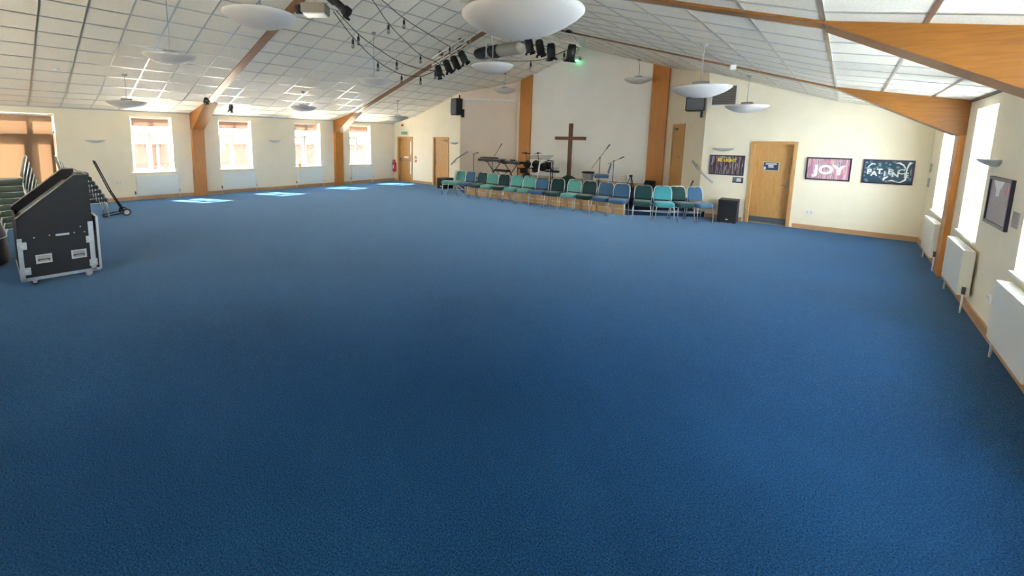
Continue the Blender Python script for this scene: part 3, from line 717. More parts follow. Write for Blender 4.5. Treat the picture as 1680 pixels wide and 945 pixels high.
for y, z in ((0.15, 0.655), (0.30, 0.665), (0.55, 0.665), (0.66, 0.66), (0.62, 0.74)):
    m_ = MB(); m_.cyl((0, y, z), (0.008, y, z), 0.008, None, 8); m_.build('rivet', MT['alu'], t)
m_ = MB(); m_.box((0, 0.36, 0.645), (0.005, 0.50, 0.672)); m_.build('scuffed_plate', MT['alu'], t)
for i, (x, y) in enumerate(((-0.10, 0.12), (-0.10, 0.68), (-FL+0.1, 0.12), (-FL+0.1, 0.68))):
    m_ = MB(); m_.box((x-0.03, y-0.03, 0.06), (x+0.03, y+0.03, 0.10)); m_.box((x-0.025, y-0.02, 0.03), (x-0.018, y+0.02, 0.07)); m_.box((x+0.018, y-0.02, 0.03), (x+0.025, y+0.02, 0.07)); cst = m_.build('castor', MT['alu'], t)
    m_ = MB(); m_.cyl((x-0.015, y, 0.04), (x+0.015, y, 0.04), 0.04, None, 16); m_.build('castor_wheel', MT['lgrey'] if i == 1 else MT['rub'], cst)

t = thing('instrument_bag', 'bulky black padded bag on the floor at the far left edge by the flight case', 'bag', (-9.42, -0.27, 0))
m_ = MB(); m_.lathe([(0, 0), (0.30, 0.0), (0.39, 0.05), (0.41, 0.18), (0.39, 0.50), (0.35, 0.66), (0.24, 0.74), (0, 0.76)], None, 32); m_.build('bag_body', MT['rub'], t)
m_ = MB(); m_.tube([(0.0, -0.12, 0.745), (0.0, -0.10, 0.80), (0.0, 0.10, 0.80), (0.0, 0.12, 0.745)], 0.014, None, 8); m_.build('carry_handle', MT['dgrey'], t)
m_ = MB(); m_.lathe([(0.402, 0.44), (0.41, 0.45), (0.402, 0.46)], None, 32); m_.build('zip', MT['grey'], t)

# ---------------------------------------------------------------- radiators
def radiator(loc, w, face, m, label, group, double=False, h=0.60, z0=0.15):
    """face: +1 looks to +x (left wall), -1 looks to -x (right wall). loc = wall point, centre of width"""
    t = thing('radiator', label, 'radiator', (loc[0], loc[1], 0), 0, group); f = face
    def bx(m_, a, b, **k): m_.box((min(a[0]*f, b[0]*f), a[1], a[2]), (max(a[0]*f, b[0]*f), b[1], b[2]), **k)
    m_ = MB(); front = 0.135 if double else 0.085
    bx(m_, (front-0.018, -w/2, z0), (front, w/2, z0+h), bevel=0.006)
    n = int(w/0.04)
    if not double:
        for k in range(n):
            y = -w/2+0.03+(w-0.06)*k/(n-1); bx(m_, (front, y-0.009, z0+0.03), (front+0.006, y+0.009, z0+h-0.03))
    m_.build('front_panel', m, t)
    m_ = MB(); bx(m_, (0.03, -w/2, z0+0.01), (0.048, w/2, z0+h-0.01)); m_.build('rear_panel', m, t)
    for y in (-w/2, w/2):
        m_ = MB(); bx(m_, (0.035, y-0.006, z0+0.005), (front-0.004, y+0.006, z0+h)); m_.build('end_cap', m, t)
    m_ = MB(); 
    for k in range(int(w/0.022)):
        y = -w/2+0.02+(w-0.04)*k/(int(w/0.022)-1); bx(m_, (0.05, y-0.003, z0+h-0.012), (front-0.02, y+0.003, z0+h-0.004))
    bx(m_, (0.045, -0.012, z0+h-0.012), (front-0.01, 0.012, z0+h+0.001)); m_.build('top_grille', MT['lgrey'], t)
    for s in (-1, 1):
        m_ = MB(); m_.tube([((front-0.05)*f, s*(w/2+0.01), z0+0.05), ((front-0.05)*f, s*(w/2+0.035), z0+0.05), ((front-0.05)*f, s*(w/2+0.035), 0.0)], 0.010, None, 8); m_.build('pipe', MT['white'], t)
        m_ = MB(); m_.cyl(((front-0.05)*f, s*(w/2+0.035), z0+0.03), ((front-0.05)*f, s*(w/2+0.035), z0+0.12), 0.018, None, 12); m_.build('valve', MT['lgrey'] if s > 0 else MT['dgrey'], t)
    for y in (-w/3, w/3):
        m_ = MB(); bx(m_, (0.002, y-0.02, z0+0.1), (0.03, y+0.02, z0+h-0.1)); m_.build('bracket', m, t)
LG = 'ribbed white radiators under the left windows'
for (a, b), lab in zip(LW, ('ribbed white radiator under the first left window beside the flight case', 'ribbed white radiator under the window just right of the first left post', 'ribbed white radiator under the window just left of the second left post', 'ribbed white radiator under the left window nearest the fire extinguisher')):
    radiator((XL, (a+b)/2+0.05), 1.12, 1, MT['rad'], lab, LG)
RG = 'double panel radiators under the right windows'
for yc, lab in ((10.97, 'cream double radiator in the far right corner of the hall'), (8.58, 'cream double radiator just in front of the right timber post'), (5.86, 'cream double radiator cut off by the right edge of the picture')):
    radiator((XR, yc), 1.14, -1, MT['radc'], lab, RG, True, 0.57, 0.21)

# ---------------------------------------------------------------- pendant disc lamps
def make_pendant():
    t = thing('pendant_lamp', 'x', 'lamp')
    R = 0.42
    m_ = MB(); m_.lathe([(0.0, -0.150), (0.12, -0.143), (0.22, -0.118), (0.32, -0.074), (0.385, -0.032), (R, 0.0), (R, 0.012), (0.40, 0.018), (0.25, 0.034), (0.09, 0.045), (0.0, 0.045)], None, 48); m_.build('lamp_shade', MT['lamp'], t)
    m_ = MB(); m_.lathe([(0.0, 0.04), (0.115, 0.04), (0.115, 0.085), (0.10, 0.09), (0.0, 0.09)], None, 28); m_.build('lamp_body', MT['grey'], t)
    return t
pend0 = make_pendant(); canopy_mesh = None; first = True
pend = [ # x, y, z(disc), label
 (-13.22, 2.47, 2.80, 'disc pendant lamp hanging low before the first left window, nearest the left wall'),
 (-13.20, 7.12, 2.98, 'disc pendant lamp near the left wall between the two left timber posts'),
 (-13.18, 11.08, 2.85, 'small looking disc pendant lamp near the exit door corner'),
 (-9.40, 2.46, 3.47, 'disc pendant lamp on long rod at upper left, above the first left window'),
 (-9.38, 7.08, 3.54, 'disc pendant lamp hanging under the string lights left of centre'),
 (-5.42, 2.40, 3.48, 'large disc pendant lamp near the top edge in front of the left rafter'),
 (-5.42, 7.02, 3.50, 'disc pendant lamp partly behind the largest lamp, right of the left spotlights'),
 (-1.76, 2.60, 2.90, 'largest, nearest disc pendant lamp at top centre'),
 (-1.75, 7.47, 2.87, 'cream disc pendant lamp in front of the black wall speaker on the right'),
 (-1.74, 11.50, 2.86, 'cream disc pendant lamp above the right hand oak door'),
 (-9.92, 13.66, 3.94, 'disc pendant lamp in front of the left stage recess'),
 (-5.19, 14.39, 4.04, 'disc pendant lamp in front of the white stage wall near its right post')]
for i, (x, y, z, lab) in enumerate(pend):
    o = pend0 if i == 0 else copy_tree(pend0)
    place(o, (x, y, z), random.uniform(0, 6), lab, 'disc pendant lamps')
for i, (x, y, z, lab) in enumerate(pend):
    o = [q for q in C.objects if q.name.startswith('pendant_lamp') and (Vector(q.location)-Vector((x, y, z))).length < 0.01][0]
    o.rotation_euler = (0, 0, 0); zc = ceil(x)-z
    m_ = MB()
    if lab.startswith('disc pendant lamp in front of the white'):
        m_.tube([(0, 0, 0.08), (0.02, 0.0, 0.2), (0.03, 0, zc*0.5), (-0.01, 0, zc-0.1), (0, 0, zc)], 0.008, None, 6)
    else: m_.cyl((0, 0, 0.08), (0, 0, zc), 0.008, None, 8)
    m_.build('suspension_rod', MT['grey'], o)
    m_ = MB(); m_.lathe([(0.0, zc-0.06), (0.02, zc-0.055), (0.055, zc-0.02), (0.06, zc+0.01), (0, zc+0.01)], None, 20); m_.build('ceiling_canopy', MT['grey'], o)

# ---------------------------------------------------------------- wall uplighters
def sconce(loc, rz, label, w=0.46, m='lamp'):
    t = thing('wall_uplighter', label, 'wall lamp', loc, rz)    # local +y points out of the wall
    m_ = MB(); out = []
    for z, s in ((0.0, 1.0), (-0.012, 1.0), (-0.045, 0.78), (-0.075, 0.42), (-0.088, 0.12)):
        out.append([(math.cos(a)*w/2*s, 0.005+math.sin(a)*0.15*s, z) for a in [PI*k/16 for k in range(17)]])
    m_.rings(out); m_.build('bowl', MT[m], t)
    m_ = MB(); m_.box((-0.06, 0.0, -0.05), (0.06, 0.02, 0.01)); m_.build('back_plate', MT['white'], t)
sconce((XL, 2.2, 1.84), -PI/2, 'white half bowl wall light left of the first left window')
sconce((XL, 7.47, 1.88), -PI/2, 'white half bowl wall light between the second and third left windows')
sconce((-12.18, YB, 1.89), PI, 'half bowl wall light right of the plain oak door', m='lgrey')
sconce((-2.45, YB, 1.91), PI, 'half bowl wall light above the dark streaked picture', 0.50, m='lgrey')
sconce((XR, 8.0, 1.90), PI/2, 'half bowl wall light above the grey framed print on the right wall', 0.55, m='lgrey')

# ---------------------------------------------------------------- wall speakers and brackets, vents
def wall_speaker(loc, rz, size, label):
    t = thing('wall_speaker', label, 'speaker', loc, rz)
    w, d, h = size
    m_ = MB(); m_.prism([(-w/2, -d/2), (w/2, -d/2), (w*0.36, d/2), (-w*0.36, d/2)], h, None, Matrix.Translation((0, 0, -h/2)), 0.012); m_.build('cabinet', MT['black'], t)
    m_ = MB(); m_.box((-w/2+0.03, -d/2-0.012, -h/2+0.03), (w/2-0.03, -d/2+0.002, h/2-0.03), bevel=0.006); m_.build('grille', MT['dgrey'], t)
    return t
def brk(t, pts, extra):
    m_ = MB(); m_.tube(pts, 0.02, None, 8)
    for a, b in extra: m_.box(a, b)
    m_.build('mounting_bracket', MT['blackm'], t)
s1 = wall_speaker((-11.78, 13.0, 3.32), math.radians(-12), (0.40, 0.34, 0.66), 'black loudspeaker high on the wall at the left stage corner')
brk(s1, [(0.0, 0.1, -0.2), (0.12, 0.27, -0.2)], [((0.15, 0.1, -0.42), (0.24, 0.2, -0.1)), ((-0.02, 0.10, 0.3), (0.02, 0.14, 0.48))])
s2 = wall_speaker((-3.15, 13.05, 3.06), math.radians(14), (0.46, 0.34, 0.36), 'black loudspeaker high on the wall at the right stage corner')
brk(s2, [(0.0, 0.1, -0.05), (0.10, 0.28, -0.05)], [((0.14, 0.06, -0.34), (0.20, 0.13, -0.05)), ((-0.02, 0.1, 0.16), (0.02, 0.14, 0.34))])
def vent(x0, x1, z0, z1, label):
    t = thing('air_vent', label, 'vent', ((x0+x1)/2, YB, z0)); w = (x1-x0)/2; h = z1-z0
    m_ = MB(); m_.box((-w, -0.02, 0), (-w+0.03, 0, h)); m_.box((w-0.03, -0.02, 0), (w, 0, h)); m_.box((-w+0.03, -0.02, 0), (w-0.03, 0, 0.03)); m_.box((-w+0.03, -0.02, h-0.03), (w-0.03, 0, h)); m_.build('vent_frame', MT['white'], t)
    m_ = MB(); n = int(h/0.045)
    for k in range(n):
        z = 0.04+(h-0.08)*k/(n-1)
        m_.prism([(-w+0.03, 0), (w-0.03, 0), (w-0.03, 0.018), (-w+0.03, 0.018)], 0.004, None, Matrix.Translation((0, -0.015, z)) @ Matrix.Rotation(math.radians(50), 4, 'X'))
    m_.build('louvres', MT['beige'], t)
    m_ = MB(); m_.box((-w+0.03, -0.003, 0.03), (w-0.03, -0.001, h-0.03)); m_.build('backing', MT['dgrey'], t)
vent(-12.46, -12.02, 3.08, 3.56, 'small louvred air vent behind the left wall speaker')
vent(-2.84, -2.24, 3.02, 3.56, 'louvred air vent behind the right wall speaker and pendant lamp')
m_ = MB()
for a, b in (((-11.80, 13.40), (-11.08, 14.30)), ((-11.02, 14.37), (-10.42, 15.10))):
    dx, dy = b[0]-a[0], b[1]-a[1]; L_ = math.hypot(dx, dy); nx, ny = dy/L_*0.05, -dx/L_*0.05
    m_.prism([a, b, (b[0]+nx, b[1]+ny), (a[0]+nx, a[1]+ny)], 0.05, None, Matrix.Translation((0, 0, 3.63)))
tag(m_.build('cable_trunking', MT['white']), 'white trunking running along the left recess wall', 'trunking')

# ---------------------------------------------------------------- safety fittings at the exit corner
t = thing('exit_sign', 'green running man fire exit sign above the exit door', 'sign', (-15.36, YB, 2.17))
m_ = MB(); m_.box((-0.24, -0.015, 0), (0.24, 0, 0.19)); m_.build('sign_panel', MT['signw'], t)
m_ = MB(); m_.box((-0.21, -0.018, 0.03), (-0.03, -0.015, 0.16)); m_.box((-0.01, -0.018, 0.03), (0.18, -0.015, 0.16)); m_.build('green_field', MT['green'], t)
m_ = MB(); m_.ball((0.085, -0.02, 0.135), 0.014, None, (1, 0.3, 1)); m_.tube([(0.08, -0.02, 0.12), (0.07, -0.02, 0.085)], 0.011, None, 6); m_.tube([(0.07, -0.02, 0.085), (0.10, -0.02, 0.065), (0.09, -0.02, 0.04)], 0.007, None, 6); m_.tube([(0.07, -0.02, 0.085), (0.05, -0.02, 0.06), (0.02, -0.02, 0.06)], 0.007, None, 6); m_.tube([(0.04, -0.02, 0.10), (0.08, -0.02, 0.118), (0.11, -0.02, 0.10)], 0.006, None, 6)
m_.tube([(-0.17, -0.02, 0.095), (-0.07, -0.02, 0.095)], 0.009, None, 6); m_.tube([(-0.10, -0.02, 0.125), (-0.065, -0.02, 0.095), (-0.10, -0.02, 0.065)], 0.009, None, 6); m_.build('running_man_pictogram', MT['signw'], t)
t = thing('fire_alarm_sounder', 'small red alarm sounder on the wall above the exit sign', 'alarm', (-15.46, YB, 2.63))
m_ = MB(); m_.box((-0.06, -0.03, -0.04), (0.06, 0, 0.04)); m_.build('base', MT['white'], t)
m_ = MB(); m_.lathe([(0.0, 0.0), (0.055, 0.0), (0.05, 0.05), (0.02, 0.065), (0, 0.065)], None, 16, mtx=Matrix.Translation((0, -0.03, 0)) @ Matrix.Rotation(PI/2, 4, 'X')); m_.build('sounder_cap', MT['red'], t)
t = thing('fire_extinguisher', 'red fire extinguisher hanging on the wall left of the exit door', 'fire extinguisher', (-15.965, YB-0.10, 0.43))
m_ = MB(); m_.lathe([(0.0, 0.0), (0.07, 0.0), (0.085, 0.03), (0.085, 0.40), (0.07, 0.46), (0.03, 0.50), (0.03, 0.53), (0, 0.53)], None, 24); m_.build('cylinder_body', MT['red'], t)
m_ = MB(); m_.box((-0.015, -0.06, 0.53), (0.015, 0.04, 0.56)); m_.tube([(0, -0.04, 0.56), (0.0, -0.10, 0.60)], 0.008); m_.build('valve_handle', MT['blackm'], t)
m_ = MB(); m_.tube([(0, -0.03, 0.53), (-0.10, -0.03, 0.52), (-0.125, -0.03, 0.42), (-0.12, -0.03, 0.20), (-0.10, -0.03, 0.10)], 0.010, None, 8); m_.build('hose', MT['rub'], t)
m_ = MB(); m_.box((-0.03, 0.07, 0.2), (0.03, 0.10, 0.45)); m_.build('wall_bracket', MT['steel'], t)
m_ = MB(); m_.box((-0.05, -0.090, 0.15), (0.05, -0.083, 0.33)); m_.build('label_panel', MT['signw'], t)
t = thing('fire_call_point', 'red break glass call point right of the exit door', 'alarm switch', (-14.57, YB, 1.0))
m_ = MB(); m_.box((-0.045, -0.05, -0.045), (0.045, 0, 0.045), bevel=0.005); m_.build('housing', MT['red'], t)
m_ = MB(); m_.box((-0.03, -0.053, -0.03), (0.03, -0.05, 0.03)); m_.build('glass_window', MT['signw'], t)
t = thing('wall_thermostat', 'small grey control box above the red call point', 'control', (-14.57, YB, 1.16))
m_ = MB(); m_.box((-0.05, -0.035, -0.07), (0.05, 0, 0.07), bevel=0.006); m_.build('housing', MT['lgrey'], t)
m_ = MB(); m_.box((-0.03, -0.038, 0.01), (0.03, -0.035, 0.05)); m_.build('display', MT['dgrey'], t)
def socket(name, loc, rz, label, cat, w=0.146, sw=2):
    t = thing(name, label, cat, loc, rz)
    m_ = MB(); m_.box((-w/2, 0, -0.043), (w/2, 0.012, 0.043), bevel=0.003); m_.build('face_plate', MT['white'], t)
    for k in range(sw):
        m_ = MB(); x = (k-(sw-1)/2)*w/2; m_.box((x-0.012, 0.012, 0.0), (x+0.012, 0.017, 0.025)); m_.box((x-0.02, 0.0115, -0.03), (x+0.02, 0.0125, -0.01)); m_.build('socket_switch', MT['lgrey'], t)
socket('power_socket', (-0.53, YB, 0.42), PI, 'white double power socket right of the right hand oak door', 'socket')
socket('power_socket', (XL, 10.47, 0.46), -PI/2, 'white double socket between the second left post and last window', 'socket')
socket('power_socket', (XL, 2.66, 0.58), -PI/2, 'white double socket on the left wall behind the chair trolley', 'socket')
socket('power_socket', (XR, 7.27, 0.40), PI/2, 'socket low on the right wall between two radiators', 'socket')
for z, lab in ((1.60, 'upper of two grey switch plates near the far right corner'), (1.30, 'lower of two grey switch plates near the far right corner')):
    t = thing('light_switch', lab, 'switch', (XR, 13.05, z), PI/2)
    m_ = MB(); m_.box((-0.10, 0, -0.09), (0.10, 0.014, 0.09), bevel=0.004); m_.build('face_plate', MT['grey'], t)
    m_ = MB()
    for k in (-1, 0, 1): m_.box((k*0.05-0.012, 0.014, -0.02), (k*0.05+0.012, 0.02, 0.02))
    m_.build('rocker', MT['lgrey'], t)

# ---------------------------------------------------------------- pictures
def picture(loc, rz, w, h, art, label, fr=0.03, vertical=True):
    t = thing('framed_picture', label, 'picture', loc, rz)    # local -y faces the room
    m_ = MB(); m_.box((-w/2, -0.03, -h/2), (-w/2+fr, 0, h/2)); m_.box((w/2-fr, -0.03, -h/2), (w/2, 0, h/2)); m_.box((-w/2+fr, -0.03, -h/2), (w/2-fr, 0, -h/2+fr)); m_.box((-w/2+fr, -0.03, h/2-fr), (w/2-fr, 0, h/2)); m_.build('picture_frame', MT['framep'], t)
    m_ = MB(); m_.box((-w/2+fr, -0.015, -h/2+fr), (w/2-fr, -0.002, h/2-fr)); m_.build('print', MT[art], t)
    return t
RX = (PI/2, 0, 0)
p = picture((-0.29, YB, 1.475), 0, 0.80, 0.53, 'art_joy', 'pink streaked picture reading JOY on the back wall')
text_mesh('lettering', 'JOY', 0.29, MT['letter'], p, (0.02, -0.018, -0.03), RX, bold=0.012, sx=1.10)
p = picture((0.70, YB, 1.47), 0, 0.80, 0.53, 'art_pat', 'teal picture reading PATIENCE near the right corner')
for i, ch in enumerate('PATIENCE'):
    text_mesh('letter', ch, 0.150, MT['letterg'] if i > 2 else MT['letter'], p, (-0.29+i*0.083, -0.018, (-0.01, -0.05, 0.0, -0.05, 0.0, -0.055, 0.01, -0.06)[i]), RX, bold=0.005)
def ribbon(mb, pts, w):
    out = []
    for i, (x, z, ww) in enumerate(pts):
        a = pts[max(i-1, 0)]; b = pts[min(i+1, len(pts)-1)]; dx, dz = b[0]-a[0], b[1]-a[1]; L_ = math.hypot(dx, dz) or 1
        ww *= 0.75; out.append(((x-dz/L_*ww, z+dx/L_*ww), (x+dz/L_*ww, z-dx/L_*ww)))
    for (a, b), (c, d_) in zip(out[:-1], out[1:]):
        q = [mb.bm.verts.new((v[0], -0.0195, v[1])) for v in (a, b, d_, c)]; mb.bm.faces.new(q)
m_ = MB()
ribbon(m_, [(0.10, 0.20, .004), (0.17, 0.20, .022), (0.23, 0.16, .018), (0.265, 0.10, .010), (0.25, 0.03, .004)], 1)
ribbon(m_, [(0.34, 0.22, .03), (0.31, 0.17, .022), (0.29, 0.08, .014), (0.285, 0.0, .015), (0.295, -0.08, .018), (0.28, -0.16, .022), (0.22, -0.21, .015), (0.15, -0.215, .003)], 1)
ribbon(m_, [(-0.33, 0.06, .004), (-0.30, 0.12, .012), (-0.25, 0.17, .018), (-0.20, 0.16, .012)], 1)
ribbon(m_, [(0.02, -0.20, .004), (0.08, -0.18, .018), (0.14, -0.20, .010)], 1); ribbon(m_, [(-0.05, -0.20, .01), (-0.04, -0.14, .03), (0.02, -0.10, .012)], 1)
ribbon(m_, [(0.36, 0.10, .003), (0.35, 0.03, .008), (0.36, -0.06, .003)], 1)
m_.build('pale_swirls', MT['letter'], p)
p = picture((-2.335, YB, 1.46), 0, 0.80, 0.53, 'art_light', 'dark streaked picture with gold letters reading BE LIGHT')
text_mesh('lettering', 'BE LIGHT', 0.115, MT['gold'], p, (0.0, -0.018, 0.13), RX, bold=0.006, sx=0.9)
m_ = MB(); ribbon(m_, [(-0.15, 0.19, .003), (-0.12, 0.215, .008), (-0.09, 0.20, .006), (-0.06, 0.225, .009), (-0.02, 0.20, .004), (0.05, 0.21, .003)], 1); m_.build('pale_flourish', MT['letter'], p)
t = thing('small_notice', 'small dark notice card below the BE LIGHT picture', 'notice', (-2.05, YB, 1.08))
m_ = MB(); m_.box((-0.12, -0.006, -0.075), (0.12, 0, 0.075)); m_.build('card', MT['art_small'], t)
m_ = MB(); m_.box((-0.03, -0.008, -0.04), (0.07, -0.006, 0.05)); m_.build('pale_patch', MT['letterg'], t)
p = picture((XR, 7.54, 1.435), -PI/2, 0.92, 0.54, 'art_grey', 'grey print in a dark frame on the right wall below the wall light', 0.035)
m_ = MB(); q = [m_.bm.verts.new((x, -0.018, z)) for x, z in ((-0.30, 0.235), (0.15, 0.235), (0.0, 0.12), (0.0, 0.06), (-0.15, 0.06), (-0.15, 0.12))]; m_.bm.faces.new(q); m_.build('pale_funnel_shape', MT['letter'], p)
m_ = MB(); m_.box((0.08, -0.0175, 0.08), (0.40, -0.0165, 0.22)); m_.build('red_brown_block', MT['art_joy'], p)
t = thing('small_notice', 'small grey notice card beside the framed print on the right wall', 'notice', (XR, 6.87, 1.32), -PI/2)
m_ = MB(); m_.box((-0.11, -0.005, -0.08), (0.11, 0, 0.08)); m_.build('card', MT['art_grey'], t)

# ---------------------------------------------------------------- subwoofers
def sub(x, y, w, d, h, rz, label):
    t = thing('subwoofer', label, 'speaker', (x, y, 0), rz)
    m_ = MB(); m_.box((-w/2, -d/2, 0.015), (w/2, d/2, h), bevel=0.012); m_.build('cabinet', MT['black'], t)
    m_ = MB(); m_.box((-w/2+0.02, -d/2-0.012, 0.04), (w/2-0.02, -d/2+0.001, h-0.03), bevel=0.004); m_.build('grille', MT['dark'], t)
    m_ = MB(); m_.box((-0.02, -d/2-0.016, 0.09), (0.03, -d/2-0.011, 0.12)); m_.build('badge', MT['lgrey'], t)
    for sx in (-1, 1):
        for sy in (-1, 1):
            m_ = MB(); m_.cyl((sx*(w/2-0.05), sy*(d/2-0.05), 0), (sx*(w/2-0.05), sy*(d/2-0.05), 0.02), 0.02, None, 10); m_.build('foot', MT['rub'], t)
sub(-2.13, 12.93, 0.42, 0.52, 0.60, math.radians(4), 'black subwoofer on the floor left of the right hand oak door')
sub(-12.12, 12.72, 0.46, 0.5, 0.44, 0.0, 'black subwoofer on the floor behind the leftmost chair of the row')

# ---------------------------------------------------------------- handrails
def rail(pts, label, brs):
    t = thing('handrail', label, 'handrail')
    m_ = MB(); m_.tube(pts, 0.028, None, 10); m_.build('rail', MT['grey'], t)
    for a, b in brs:
        m_ = MB(); m_.tube([a, b], 0.012, None, 8); m_.build('bracket', MT['grey'], t)
rail([(-2.60, 13.24, 0.97), (-2.90, 13.20, 1.24), (-3.06, 13.33, 1.38), (-3.20, 13.50, 1.52)], 'short grey handrail bending round the right stage corner', [((-2.75, 13.23, 1.10), (-2.75, 13.32, 1.06)), ((-3.13, 13.42, 1.45), (-3.07, 13.49, 1.41))])
rail([(-12.28, 13.24, 0.97), (-11.92, 13.20, 1.24), (-11.75, 13.33, 1.38), (-11.60, 13.50, 1.52)], 'short grey handrail bending round the left stage corner', [((-12.10, 13.23, 1.10), (-12.10, 13.32, 1.06)), ((-11.68, 13.42, 1.45), (-11.78, 13.43, 1.41))])

# ---------------------------------------------------------------- things on the stage
t = thing('wooden_cross', 'tall dark wooden cross standing on the stage before the white wall', 'cross', (-7.62, 14.7, STG), math.radians(2))
m_ = MB(); m_.box((-0.065, -0.045, 0), (0.065, 0.045, 2.22), bevel=0.006); m_.build('upright', MT['cross'], t)
m_ = MB(); m_.box((-0.60, -0.062, 1.615), (0.60, 0.030, 1.735), bevel=0.006); m_.build('crossbeam', MT['cross'], t)
m_ = MB(); m_.box((-0.35, -0.3, 0), (0.35, 0.3, 0.05)); m_.build('base_plate', MT['cross'], t)
t = MB(); out = []
for k, (r_, z) in enumerate(((0.50, 0.0), (0.46, 0.04), (0.34, 0.12), (0.22, 0.22), (0.12, 0.28), (0.09, 0.30))):
    out.append([(math.cos(2*PI*i/32)*r_*(1+0.10*math.sin(i*1.9+k)), math.sin(2*PI*i/32)*r_*0.8*(1+0.08*math.sin(i*2.7)), z) for i in range(32)])
t.rings(out, None, False); c_ = t.build('draped_cloth', MT['cloth'], None, (-7.62, 14.7, STG+0.002)); tag(c_, 'dark green cloth draped over the foot of the wooden cross', 'cloth')
def basket():
    t = thing('wicker_basket', 'pale wicker bin with dark liner on the stage right of the cross', 'basket', (-6.74, 14.45, STG))
    m_ = MB(); m_.lathe([(0.0, 0.0), (0.13, 0.0), (0.15, 0.08), (0.205, 0.46), (0.21, 0.48), (0.195, 0.48), (0.13, 0.02), (0, 0.02)], None, 24); m_.build('basket_body', MT['basket'], t)
    m_ = MB(); m_.lathe([(0.185, 0.44), (0.218, 0.46), (0.218, 0.50), (0.20, 0.505), (0.185, 0.475)], None, 24); m_.build('liner_rim', MT['rub'], t)
basket()
def mic_stand(loc, rz, label, h, boom_a, boom_b, mic_at='b', legs=True):
    """boom from a to b (local), the pole top where it clips"""
    t = thing('microphone_stand', label, 'microphone stand', loc, rz)
    m_ = MB(); m_.cyl((0, 0, 0.05), (0, 0, h), 0.011, None, 8); m_.build('pole', MT['blackm'], t)
    for k in range(3):
        a = 2*PI*k/3+0.4; m_ = MB(); m_.tube([(0, 0, 0.12), (0.30*math.cos(a), 0.30*math.sin(a), 0.012)], 0.010, None, 6); m_.build('leg', MT['blackm'], t)
    m_ = MB(); m_.ball((0, 0, h), 0.022); m_.build('clutch', MT['blackm'], t)
    m_ = MB(); m_.tube([boom_a, boom_b], 0.008, None, 6); m_.build('boom_arm', MT['blackm'], t)
    d_ = (Vector(boom_b)-Vector(boom_a)).normalized(); p = Vector(boom_b)
    m_ = MB(); m_.tube([p-d_*0.02, p+d_*0.12], 0.014, None, 10, 0.017); mc = m_.build('microphone', MT['blackm'], t)
    m_ = MB(); m_.ball(p+d_*0.14, 0.026); m_.build('microphone_head', MT['dgrey'], mc)
mic_stand((-6.20, 14.15, STG), 0, 'tall boom microphone stand on stage beside the slate blue chair', 1.03, (-0.26, -0.05, 0.65), (0.20, 0.04, 1.35))
mic_stand((-5.88, 14.55, STG), 0, 'low microphone stand behind the stage chair pointing right', 0.93, (-0.20, 0, 0.81), (0.20, 0.0, 1.01))
mic_stand((-11.05, 13.25, STG), 0, 'microphone stand at far left of the stage near the loudspeaker', 0.98, (-0.05, 0, 1.01), (0.06, 0.0, 1.03))
mic_stand((-9.95, 13.05, STG), 0, 'boom microphone stand rising over the left keyboard', 0.87, (-0.03, 0, 0.81), (0.32, 0.0, 1.31))
# keyboards on stands
def keyboard(loc, w, d, label):
    t = thing('stage_keyboard', label, 'keyboard', loc)
    m_ = MB(); m_.box((-w/2, -d/2, 0), (w/2, d/2, 0.09), bevel=0.01); m_.build('keyboard_case', MT['black'], t)
    m_ = MB()
    n = int(w/0.026)
    for k in range(n): x = -w/2+0.05+(w-0.1)*k/(n-1); m_.box((x-0.011, -d/2+0.02, 0.09), (x+0.011, -d/2+0.15, 0.098))
    m_.build('white_keys', MT['lgrey'], t)
    m_ = MB(); m_.box((-w/2+0.1, d/2-0.14, 0.09), (w/2-0.1, d/2-0.03, 0.10)); m_.build('control_panel', MT['dgrey'], t)
def xstand(loc, w, h, label):
    t = thing('keyboard_stand', label, 'stand', loc)
    for s in (-1, 1):
        m_ = MB(); m_.tube([(-s*w/2, s*0.03, 0.015), (s*w/2, s*0.03, h-0.015)], 0.016, None, 8); m_.tube([(-s*w/2, -0.18, 0.015), (-s*w/2, 0.18, 0.015)], 0.014, None, 6); m_.tube([(s*w/2, -0.17, h-0.015), (s*w/2, 0.17, h-0.015)], 0.015, None, 6); m_.build('cross_leg', MT['blackm'], t)
xstand((-10.0, 13.2, STG), 0.62, 0.75, 'black cross legged stand under the left keyboard'); keyboard((-10.12, 13.2, STG+0.75), 1.12, 0.30, 'black stage keyboard at left on a cross legged stand')
xstand((-9.30, 13.35, STG), 0.55, 0.70, 'black cross legged stand under the right keyboard'); keyboard((-9.28, 13.35, STG+0.70), 0.92, 0.30, 'black stage keyboard to the right, next to the drum kit')
t = thing('synthesizer', 'flat black synthesizer lying on top of the left keyboard', 'keyboard', (-10.28, 13.26, STG+0.85))
m_ = MB(); m_.box((-0.36, -0.11, 0), (0.36, 0.11, 0.05), bevel=0.008); m_.build('synthesizer_case', MT['black'], t)
m_ = MB()
for k in range(8): m_.cyl((-0.28+k*0.08, 0.05, 0.05), (-0.28+k*0.08, 0.05, 0.065), 0.012, None, 8)
m_.build('knob', MT['dgrey'], t)
t = thing('keyboard_bench', 'black padded bench below the right keyboard', 'stool', (-9.35, 12.85, STG))
m_ = MB(); m_.box((-0.30, -0.13, 0.42), (0.30, 0.13, 0.49), bevel=0.015); m_.build('bench_seat', MT['black'], t)
for s in (-1, 1):
    m_ = MB(); m_.tube([(-s*0.22, s*0.02, 0.015), (s*0.22, s*0.02, 0.42)], 0.012, None, 6); m_.tube([(-s*0.22, -0.14, 0.012), (-s*0.22, 0.14, 0.012)], 0.012, None, 6); m_.build('bench_leg', MT['blackm'], t)
